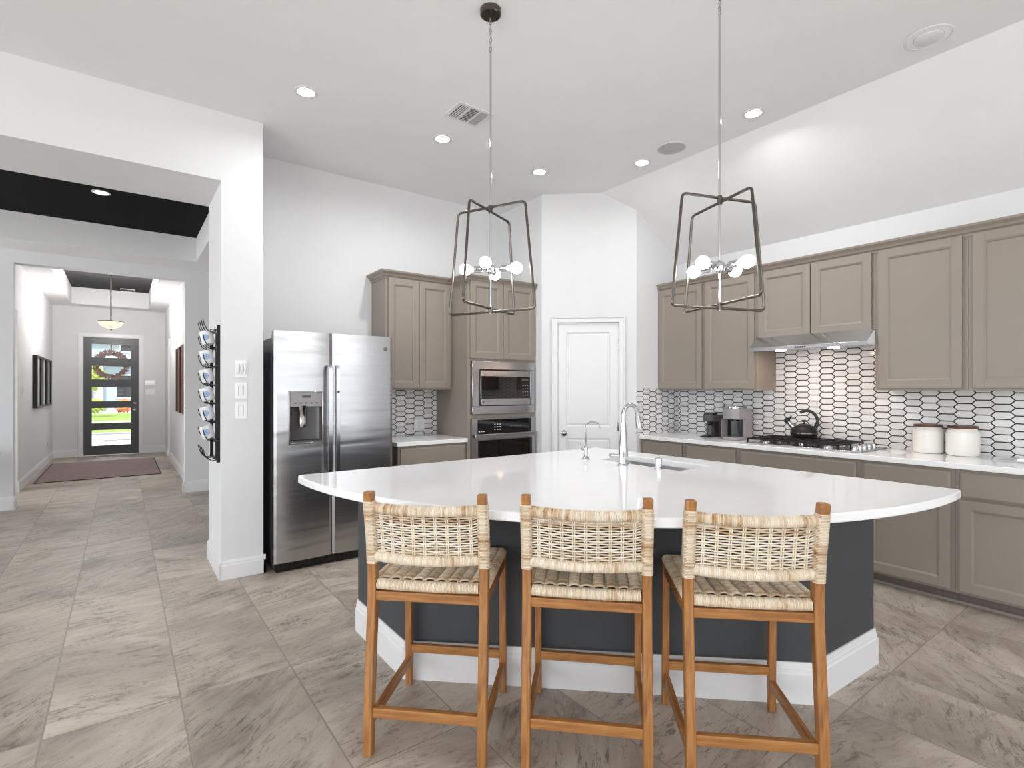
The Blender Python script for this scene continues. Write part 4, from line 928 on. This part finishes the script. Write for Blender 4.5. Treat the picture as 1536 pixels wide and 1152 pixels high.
# ================================================================== COUNTER ITEMS
# canisters
def canister(x, y, label, r=0.094):
    t = thing('canister', label, 'canister', (x, y, 0.915), 0, 'stoneware canisters')
    MB().lathe([(r * 0.88, 0), (r * 0.96, 0.006), (r, 0.025), (r, 0.15), (r * 0.97, 0.168), (r * 0.9, 0.178), (r * 0.86, 0.182), (r * 0.87, 0.19), (r * 0.8, 0.19)], seg=40).build('jar', 'ceramic', t)
    MB().lathe([(r * 0.9, 0.19), (r * 0.92, 0.193), (r * 0.92, 0.204), (r * 0.88, 0.208), (0.001, 0.209)], seg=40).build('lid', 'lid_wood', t)
    a0 = atan2(-y, -x)
    mb = MB(); 
    for k_ in range(5):
        a = a0 + (k_ - 2) * 0.17; mb.box(-0.006, 0.006, -0.001, 0.001, 0.118, 0.132, mat=Matrix.Translation((0, 0, 0)) @ RM(a + pi / 2, 4, 'Z') @ Matrix.Translation((0, -r - 0.0002, 0)))
    mb.build('embossed_band', 'ceramic', t, smooth=None)
canister(4.775, 1.297, 'cream stoneware canister with brown lid, left of the two'); canister(4.755, 1.093, 'cream stoneware canister with brown lid, right of the two')
# kettle
kt = thing('tea_kettle', 'dark speckled tea kettle with arched handle standing on the cooktop', 'kettle', (4.73, 2.155, 0.966), radians(118))
MB().lathe([(0.075, 0), (0.094, 0.006), (0.104, 0.022), (0.106, 0.045), (0.098, 0.072), (0.078, 0.094), (0.05, 0.106), (0.045, 0.108)], seg=36).build('kettle_body', None or 'iron', kt)
ld = MB().lathe([(0.046, 0.106), (0.044, 0.114), (0.02, 0.12), (0.006, 0.122)], seg=28).build('lid', 'gunmetal', kt)
MB().lathe([(0.006, 0.12), (0.006, 0.132), (0.018, 0.136), (0.02, 0.146), (0.012, 0.15), (0.001, 0.151)], seg=20).build('lid_knob', 'black_plastic', ld)
MB().tube([(0.07, 0, 0.075), (0.1, 0, 0.105), (0.125, 0, 0.138)], [0.026, 0.02, 0.017], 16).build('spout', 'chrome', kt)
MB().tube([(0.12, 0, 0.132), (0.138, 0, 0.156)], [0.021, 0.021], 14).tube([(0.113, 0, 0.15), (0.1, 0, 0.175), (0.098, 0, 0.185)], 0.006, 8).build('spout_cap', 'black_plastic', kt)
pts = [(-0.085, 0, 0.085), (-0.1, 0, 0.12)] + [(-0.02 - 0.083 * cos(a), 0, 0.13 + 0.1 * sin(a)) for a in [0.1 + 2.1 * i / 14 for i in range(15)]]
MB().tube(pts, [0.016, 0.016] + [0.0125] * 15, 12).build('handle', 'black_plastic', kt)
MB().lathe([(0.1065, 0.03), (0.1068, 0.034), (0.1068, 0.04), (0.1062, 0.046)], seg=36).build('trim_band', 'gunmetal', kt)
# coffee makers
cm = thing('pod_coffee_maker', 'small black and chrome pod coffee maker in the corner of the counter', 'coffee maker', (4.66, 3.005, 0.915), radians(-88))
# local -y is the front
MB().lathe([(0.064, 0), (0.066, 0.01), (0.066, 0.15), (0.062, 0.153)], c=(0, 0.05, 0), seg=28).box(-0.065, 0.065, 0.05, 0.15, 0, 0.153).build('water_tank', 'brown_plastic', cm)
MB().lathe([(0.069, 0.152), (0.073, 0.158), (0.073, 0.212), (0.067, 0.218)], c=(0, 0, 0), seg=32).box(-0.071, 0.071, 0.0, 0.15, 0.154, 0.216).build('head', 'mid_plastic', cm)
MB().lathe([(0.064, 0.217), (0.064, 0.232), (0.056, 0.238), (0.001, 0.238)], seg=32).box(-0.012, 0.012, 0.04, 0.1, 0.217, 0.234).build('lid', 'black_plastic', cm)
MB().lathe([(0.022, 0.112), (0.034, 0.13), (0.034, 0.152)], c=(0, -0.012, 0), seg=24).build('outlet', 'black_plastic', cm)
MB().lathe([(0.034, 0.0), (0.036, 0.012), (0.036, 0.112), (0.03, 0.114)], c=(0, -0.012, 0), seg=24).build('pod_bin', 'mid_plastic', cm)
MB().box(-0.05, 0.05, -0.105, -0.03, 0.0, 0.01).lathe([(0.042, 0.01), (0.042, 0.018), (0.036, 0.019)], c=(0, -0.075, 0), seg=24).build('drip_tray', 'black_plastic', cm)
km = thing('single_serve_brewer', 'grey single serve coffee brewer with black front opening', 'coffee maker', (4.585, 2.70, 0.915), radians(-88))
W2 = 0.085
def rounded(w, y0, y1, r=0.03, n_=6):
    o = []
    for cx, cy, a0 in ((w - r, y1 - r * 0.4, 0), (-w + r, y1 - r * 0.4, 90)):
        pass
    pts = [(w, y1), (-w, y1), (-w, y0 + w * 0.6)] + [(-w * cos(a), y0 + w * 0.6 - w * 0.6 * sin(a)) for a in [pi * i / 12 for i in range(1, 12)]] + [(w, y0 + w * 0.6)]
    return pts
MB().prism(rounded(W2, -0.12, 0.14), 0.19, 0.285).build('brew_head', 'grey_plastic', km, bevel=0.004)
MB().box(-W2, W2, -0.005, 0.14, 0.02, 0.19).build('body', 'grey_plastic', km, smooth=None)
MB().prism(rounded(W2, -0.125, 0.14), 0.0, 0.024).build('base', 'grey_plastic', km, bevel=0.004)
MB().prism(rounded(W2 * 0.98, -0.118, 0.06), 0.285, 0.312).build('lid', 'nickel', km, bevel=0.006)
MB().box(-W2 + 0.012, W2 - 0.012, -0.012, -0.004, 0.03, 0.189).build('cup_opening', 'black_gloss', km, smooth=None)
MB().box(-W2 - 0.001, -W2 + 0.001, -0.10, 0.0, 0.024, 0.19).build('side_cheek', 'grey_plastic', km, smooth=None); MB().box(W2 - 0.001, W2 + 0.001, -0.03, 0.0, 0.024, 0.19).build('side_cheek', 'grey_plastic', km, smooth=None)
MB().lathe([(0.016, 0.172), (0.02, 0.19)], c=(0, -0.06, 0), seg=18).build('nozzle', 'black_plastic', km)
MB().box(-0.045, 0.045, -0.11, -0.02, 0.024, 0.028).build('drip_tray', 'nickel', km, smooth=None)
# papers at the right edge
pp = thing('paper_stack', 'low stack of white and grey paper on the counter at the right edge', 'papers', (4.66, 0.75, 0.915), radians(4))
for i in range(3): MB().box(-0.13 + i * 0.004, 0.1 + i * 0.002, -0.16, 0.13 - i * 0.003, i * 0.004, i * 0.004 + 0.0035).build('sheet', 'grey_sheet', pp, smooth=None)
MB().box(-0.14, -0.02, -0.17, 0.03, 0.0125, 0.028).build('booklet', 'paper', pp, smooth=None)

# ================================================================== WALL FITTINGS
def plate(name, label, loc, rz, w, h, rockers=1, cat='switch', up=True, group='switches on the wall end'):
    t = thing(name, label, cat, loc, rz, group)
    a_ = 0.0185; c_ = 0.0345
    MB().box(-w / 2, -a_, -0.006, 0, -h / 2, h / 2).box(a_, w / 2, -0.006, 0, -h / 2, h / 2).box(-a_, a_, -0.006, 0, -h / 2, -c_).box(-a_, a_, -0.006, 0, c_, h / 2).box(-a_, a_, -0.001, 0, -c_, c_).build('cover_plate', 'white_plastic', t, smooth=None)
    for k_ in range(rockers):
        x = (k_ - (rockers - 1) / 2) * 0.025
        if rockers == 1: mb = MB(); mb._add([(-0.017, -0.006, -0.033), (0.017, -0.006, -0.033), (0.017, -0.006, 0.033), (-0.017, -0.006, 0.033), (-0.0165, -0.0075, -0.0325), (0.0165, -0.0075, -0.0325), (0.0165, -0.012 if up else -0.0075, 0.0325), (-0.0165, -0.012 if up else -0.0075, 0.0325)], [(4, 5, 6, 7), (0, 1, 5, 4), (1, 2, 6, 5), (2, 3, 7, 6), (3, 0, 4, 7)]); mb.build('rocker', 'white_plastic', t, smooth=None)
        else: MB().tube([(x, -0.006, -0.04), (x + 0.004, -0.013, 0), (x, -0.006, 0.04)], [0.006, 0.009, 0.006], 10).build('slider', 'white_plastic', t)
    return t
plate('fan_control', 'white fan control plate, topmost of the three on the wall end', (0.702, 4.311, 1.532), 0, 0.082, 0.125, 3)
plate('light_switch', 'white rocker switch plate, middle of the three on the wall end', (0.702, 4.311, 1.37), 0, 0.08, 0.117, 1)
plate('light_switch', 'white rocker switch plate, lowest of the three on the wall end', (0.702, 4.311, 1.225), 0, 0.08, 0.122, 1, up=False)
plate('light_switch', 'white switch plate below the alarm panel beside the front door', (0.486, FY, 1.33), 0, 0.17, 0.117, 1, group=None)
plate('light_switch', 'white switch plate on the left foyer wall before the black framed art', (FX0, 10.05, 1.36), radians(90), 0.08, 0.12, 1, group=None)
al = thing('alarm_panel', 'white alarm keypad on the wall right of the front door', 'alarm panel', (0.486, FY, 1.52))
MB().box(-0.1, 0.1, -0.025, 0, -0.065, 0.065).build('case', 'white_plastic', al, bevel=0.008); MB().box(-0.075, 0.075, -0.027, -0.024, -0.01, 0.045).build('screen', 'display', al, smooth=None)
def outlet(loc, rz, label, wd=0.072):
    t = thing('wall_outlet', label, 'outlet', loc, rz); MB().box(-wd / 2, wd / 2, -0.005, 0, -0.058, 0.058).build('cover_plate', 'white_plastic', t, bevel=0.002)
    for z in (-0.02, 0.02): MB().lathe([(0.016, 0), (0.016, 0.003), (0.001, 0.003)], seg=16, mat=Matrix.Translation((0, -0.005, z)) @ RM(radians(90), 4, 'X')).build('socket', 'trim_ceiling', t)
    return t
outlet((2.45, 4.913, 1.017), 0, 'white outlet plate on the hexagon tile beside the fridge', 0.118)
o = outlet((FX0, 12.65, 0.37), radians(90), 'white outlet low on the left foyer wall')
nl = thing('night_light', 'small plug in night light in the low foyer outlet', 'night light', (FX0 + 0.009, 12.65, 0.39), radians(90)); MB().box(-0.022, 0.022, -0.03, 0, -0.03, 0.03).build('case', 'white_plastic', nl, bevel=0.004); MB().box(-0.015, 0.015, -0.033, -0.03, -0.02, 0.005).build('lens', 'gunmetal', nl, smooth=None)

# ================================================================== MUG RACK
RX = 0.575
rk = thing('mug_rack', 'tall black wire mug rack on the side of the wall end', 'mug rack', (RX, 4.56, 0))
# local coordinates: x toward the hall is negative
for y in (-0.19, 0.17): MB().box(-0.022, 0.0, y - 0.008, y + 0.008, 0.845, 1.852).build('upright', 'black_wire', rk, smooth=None)
MB().box(-0.008, 0.0, -0.03, 0.01, 0.86, 1.84).build('upright', 'black_wire', rk, smooth=None)
tiers = [0.862, 1.0, 1.138, 1.275, 1.412, 1.55, 1.69]
for z in tiers + [1.835]: MB().box(-0.02, -0.012, -0.19, 0.17, z - 0.006, z + 0.006).build('crossbar', 'black_wire', rk, smooth=None)
for z in tiers + [1.80]:
    for y in (-0.16, -0.06, 0.04, 0.14):
        MB().tube([(-0.014, y, z), (-0.05, y, z - 0.004), (-0.078, y, z + 0.014), (-0.097, y, z + 0.05), (-0.105, y, z + 0.092)], 0.0032, 7).build('hook', 'black_wire', rk)
mug_lab = ['topmost', 'second from the top', 'third from the top', 'fourth from the top', 'second from the bottom', 'lowest']
def make_mug():
    t = thing('mug', 'x', 'mug', (0, 0, 0)); r = 0.043; h = 0.095
    MB().lathe([(r * 0.9, 0), (r, 0.008), (r, h), (r - 0.004, h), (r - 0.005, 0.01), (0.001, 0.008)], seg=28).build('body', 'mug', t)
    MB().tube([(0, r - 0.003, 0.075), (0, r + 0.02, 0.08), (0, r + 0.03, 0.055), (0, r + 0.022, 0.028), (0, r - 0.003, 0.022)], 0.006, 8).build('handle', 'mug', t)
    mb = MB(); vs = [(0, -r - 0.0006, 0.048)]; fs = []
    for i in range(3):
        for k_ in range(16):
            a = 2 * pi * k_ / 16; d = 0.0075 * (i + 1); u = d * cos(a) / r; vs.append(((r + 0.0006) * sin(u), -(r + 0.0006) * cos(u), 0.048 + d * sin(a)))
    fs += [(0, 1 + k_, 1 + (k_ + 1) % 16) for k_ in range(16)] + [(1 + i * 16 + k_, 1 + i * 16 + 16 + k_, 1 + i * 16 + 16 + (k_ + 1) % 16, 1 + i * 16 + (k_ + 1) % 16) for i in range(2) for k_ in range(16)]
    mb._add(vs, fs); mb.build('printed_emblem', 'blue_print', t)
    return t
mg = make_mug()
for i, z in enumerate(reversed(tiers[1:])):
    o = mg if i == 0 else copy_tree(mg)
    o.location = (RX - 0.062, 4.45, z + 0.022); o.rotation_euler = (radians(3 * ((i % 3) - 1)), radians(-14), radians(-20 + 8 * (i % 2)))
    tag(o, 'white mug with a round blue print, %s in the wall rack' % mug_lab[i], 'mug', 'white mugs in the wall rack')

# ================================================================== FOYER
rug = thing('foyer_rug', 'mauve grey woven rug on the floor before the front door', 'rug', (-0.25, 11.62, 0))
MB().box(-0.78, 0.75, -1.29, 1.2, 0.001, 0.012).build('pile', 'rug', rug, bevel=0.004)
mb = MB().box(-0.795, 0.765, -1.305, -1.285, 0.001, 0.01).box(-0.795, 0.765, 1.195, 1.215, 0.001, 0.01).box(-0.795, -0.778, -1.305, 1.215, 0.001, 0.01).box(0.748, 0.765, -1.305, 1.215, 0.001, 0.01); mb.build('border', 'vine', rug, smooth=None)
# foyer bowl pendant
bp = thing('bowl_pendant', 'lit alabaster bowl pendant hanging in the foyer', 'pendant light', (-0.155, 11.3, ZFT - 0.01))
MB().lathe([(0.065, 0), (0.065, -0.02), (0.02, -0.035)], seg=24).build('canopy', 'black_plastic', bp)
MB().tube([(0, 0, -0.03), (0, 0, -0.86)], 0.012, 10).build('stem', 'gunmetal', bp)
MB().lathe([(0.02, -1.0), (0.06, -0.99), (0.12, -0.96), (0.165, -0.915), (0.18, -0.88), (0.17, -0.88), (0.11, -0.93)], seg=32).build('bowl', 'amber_glass', bp)
MB().lathe([(0.183, -0.885), (0.186, -0.878), (0.183, -0.871), (0.178, -0.873)], seg=32).build('rim', 'gunmetal', bp)
MB().lathe([(0.001, -1.03), (0.008, -1.025), (0.012, -1.01), (0.02, -1.0)], seg=14).build('finial', 'gunmetal', bp)
lt_ = bpy.data.lights.new('foyer_bowl_glow', 'POINT'); lt_.energy = 115; lt_.color = (1, 0.97, 0.93); lt_.shadow_soft_size = 0.16
lo = bpy.data.objects.new('foyer_bowl_glow', lt_); COL.objects.link(lo); lo.location = (-0.155, 11.3, ZFT - 0.78)
# small vent on the foyer tray
fv = thing('foyer_vent', 'narrow white vent in the charcoal foyer ceiling', 'vent', (-0.02, 13.25, ZFT - 0.01)); MB().box(-0.01, 0.22, -0.06, 0.06, -0.012, 0).build('frame', 'trim_ceiling', fv, smooth=None)
for i in range(4): MB().box(0.0, 0.21, -0.05 + i * 0.026, -0.036 + i * 0.026, -0.014, -0.011).build('slat', 'dark_grille', fv, smooth=None)
# framed art left: three tall black frames
for i, (y0, lab) in enumerate(((11.02, 'tall black framed art on the left foyer wall, nearest of the three'), (11.76, 'tall black framed art on the left foyer wall, middle of the three'), (12.5, 'tall black framed art on the left foyer wall, farthest of the three'))):
    t = thing('framed_art', lab, 'wall art', (FX0, y0, 1.085), radians(90), 'black framed art in the foyer'); w, h, fw, dp = 0.70, 0.835, 0.12, 0.055
    MB().box(0, w, -dp, 0, 0, 0.03).box(0, w, -dp, 0, h - 0.03, h).box(0, fw, -dp, 0, 0.03, h - 0.03).box(w - fw, w, -dp, 0, 0.03, h - 0.03).build('frame', 'frame_black', t, smooth=None)
    MB().box(fw, w - fw, -0.03, -0.005, 0.03, h - 0.03).build('print', 'print_grey', t, smooth=None)
for i, (y0, lab) in enumerate(((10.33, 'brown timber wall panel on the right foyer wall, farthest of the three'), (9.68, 'brown timber wall panel on the right foyer wall, middle of the three'), (9.03, 'brown timber wall panel on the right foyer wall, nearest of the three'))):
    t = thing('timber_panel', lab, 'wall art', (FX1, y0, 1.015), radians(-90), 'timber panels in the foyer'); w, h, dp = 0.6, 1.02, 0.05
    MB().box(0, 0.1, -dp, 0, 0, h).box(w - 0.1, w, -dp, 0, 0, h).build('frame', 'wood_art_dark', t, smooth=None)
    MB().box(0.1, w - 0.1, -0.028, 0, 0, h).build('board', 'wood_art', t, smooth=None)
    MB().box(0, w, -dp - 0.001, 0, -0.012, 0).box(0, w, -dp - 0.001, 0, h, h + 0.012).build('edge_strip', 'print_grey', t, smooth=None)
# wreath hanging on the outside of the front door
wr = thing('door_wreath', 'twig wreath hanging outside the front door glass', 'wreath', (-0.19, FY + 0.14, 1.9))
mb = MB()
for k_ in range(5):
    ph = random.random() * 6
    mb.tube([((0.235 + 0.014 * sin(7 * a + ph)) * cos(a), 0.014 * cos(5 * a + ph), (0.235 + 0.014 * sin(7 * a + ph)) * sin(a)) for a in [2 * pi * i / 48 for i in range(48)]], 0.0095, 6, True)
mb.build('twig_ring', 'vine', wr)
mb = MB()
for i in range(420):
    a = random.uniform(0, 2 * pi); r = 0.235 + random.uniform(-0.035, 0.07); c = Vector((r * cos(a), random.uniform(-0.03, 0.03), r * sin(a))); L = random.uniform(0.035, 0.065); al_ = a + random.uniform(-0.7, 0.7)
    d = Vector((cos(al_), random.uniform(-0.3, 0.3), sin(al_))); s_ = Vector((-sin(al_), 0, cos(al_))) * L * 0.3; nrm = Vector((0, 0.004, 0))
    mb._add([c - d * L * 0.3, c + s_ + nrm, c + d * L, c - s_ + nrm, c - nrm], [(0, 1, 2), (0, 2, 3), (4, 2, 1), (4, 3, 2), (0, 4, 1), (0, 3, 4)])
mb.build('leaves', 'petal', wr, smooth=None)
MB().box(-0.012, 0.012, -0.002, 0.002, 0.23, 0.56).build('hanger', 'vine', wr, smooth=None)
# console table at the left edge
ct = thing('console_table', 'console table with white top and dark legs cut by the left edge of the photo', 'table', (-1.32, 7.6, 0))
MB().box(-0.6, 0.26, -0.2, 0.35, 0.68, 0.705).build('tabletop', 'white_plastic', ct, bevel=0.003)
for x in (-0.56, 0.205):
    for y in (-0.17, 0.32): MB().box(x - 0.02, x + 0.02, y - 0.02, y + 0.02, 0, 0.68).build('leg', 'black_wire', ct, smooth=None)
MB().box(-0.56, 0.205, -0.18, 0.33, 0.56, 0.68).build('apron', 'frame_black', ct, smooth=None)
tr_ = thing('table_tray', 'dark tray on the console table at the left edge', 'tray', (-1.32, 7.72, 0.706)); MB().box(-0.3, 0.235, -0.12, 0.12, 0, 0.02).build('base', 'frame_black', tr_, smooth=None)

# ================================================================== OUTSIDE THE FRONT DOOR
struct('ground', MB().box(-60, 60, 14.2, 120, -0.3, -0.16), 'concrete', 'pale paving outside')
struct('ground_back', MB().box(-60, 60, -60, -5.25, -0.3, -0.16), 'concrete', 'pale patio behind the house')
struct('ground_left', MB().box(-60, -5.5, -5.25, 14.2, -0.3, -0.16), 'concrete', 'pale paving left of the house')
struct('road', MB().box(-60, 60, 22.5, 23.2, -0.16, -0.15).box(-60, 60, 19.8, 20.1, -0.16, -0.15), 'asphalt', 'grey road strips')
tag(MB().box(-60, 60, 23.8, 30.5, -0.16, -0.14).build('front_lawn', 'lawn', smooth=None), 'green lawn strip seen through the lower door panes', 'grass', kind='stuff')
tag(MB().box(-60, 60, 32.5, 41, -0.16, -0.13).build('front_lawn', 'lawn', smooth=None), 'green lawn before the house across the street', 'grass', kind='stuff')
hs = thing('house', 'blue grey house across the street seen through the door panes', 'house', (-0.5, 46, -0.16))
MB().box(-5, 7, 0, 8, 0, 6.2).build('wall', 'siding', hs, smooth=None)
MB().box(-9, -1.2, -0.3, 6, 0, 2.6).build('wall', 'siding_white', hs, smooth=None)
MB().box(-1.0, -0.6, -0.6, 0, 0, 3.4).box(2.0, 2.3, -0.6, 0, 0, 3.4).box(-1.0, 2.3, -0.7, 0, 3.4, 3.75).build('porch_post', 'siding_white', hs, smooth=None)
MB().box(-9.5, 8, -1.2, 9, 6.2, 6.5).prism([(-1.2, 6.5), (9, 6.5), (3.9, 9)], -9.5, 8, axis='x').build('roof', 'roof', hs, smooth=None)
MB().box(-5.5, -2.2, -0.5, 0, 3.4, 6.2).build('brick_front', 'brick', hs, smooth=None)
for x, z in ((0.2, 1.0), (3.2, 1.0), (0.4, 4.2), (3.4, 4.2)):
    f = MB().box(x - 0.1, x + 1.3, -0.08, 0, z - 0.1, z + 1.6).build('window', 'siding_white', hs, smooth=None); MB().box(x, x + 1.2, -0.1, -0.07, z, z + 1.5).build('pane', 'black_gloss', f, smooth=None)
def blob(mb, c, r, n_=180, leaf=0.1):
    for i in range(n_):
        d = Vector((random.gauss(0, 1), random.gauss(0, 1), random.gauss(0, 1))).normalized() * r * random.uniform(0.6, 1.0); p = Vector(c) + Vector((d.x, d.y, d.z * 0.85))
        u = Vector((random.gauss(0, 1), random.gauss(0, 1), random.gauss(0, 1))).normalized() * leaf; w_ = u.orthogonal().normalized() * leaf * 0.6
        mb._add([p - u, p + w_, p + u, p - w_], [(0, 1, 2, 3)])
t = thing('street_tree', 'yellow green tree seen through the left of the door panes', 'tree', (-1.75, 36, -0.128)); mb = MB(); blob(mb, (0, 0, 2.2), 1.05, 900, 0.13); mb.build('crown', 'leaf_yellow', t, smooth=None); MB().tube([(0, 0, 0), (0.05, 0, 1.6), (0, 0, 2.6)], [0.09, 0.07, 0.03], 8).build('trunk', 'bark', t)
for x, y, r, mt, lab in ((-1.35, 41.5, 0.55, 'leaf_yellow', 'yellow green shrub before the far house, left'), (0.05, 41.6, 0.5, 'leaf_orange', 'orange flowering shrub before the far house'), (1.15, 41.2, 0.42, 'leaf_green', 'dark green shrub before the far house, middle'), (2.4, 41.4, 0.5, 'leaf_green', 'green shrub before the far house, right')):
    t = thing('garden_shrub', lab, 'shrub', (x, y, -0.14)); mb = MB(); blob(mb, (0, 0, r * 0.9), r, 350, 0.1); mb.build('foliage', mt, t, smooth=None); MB().tube([(0, 0, 0), (0, 0, r)], 0.03, 6).build('stem', 'bark', t)
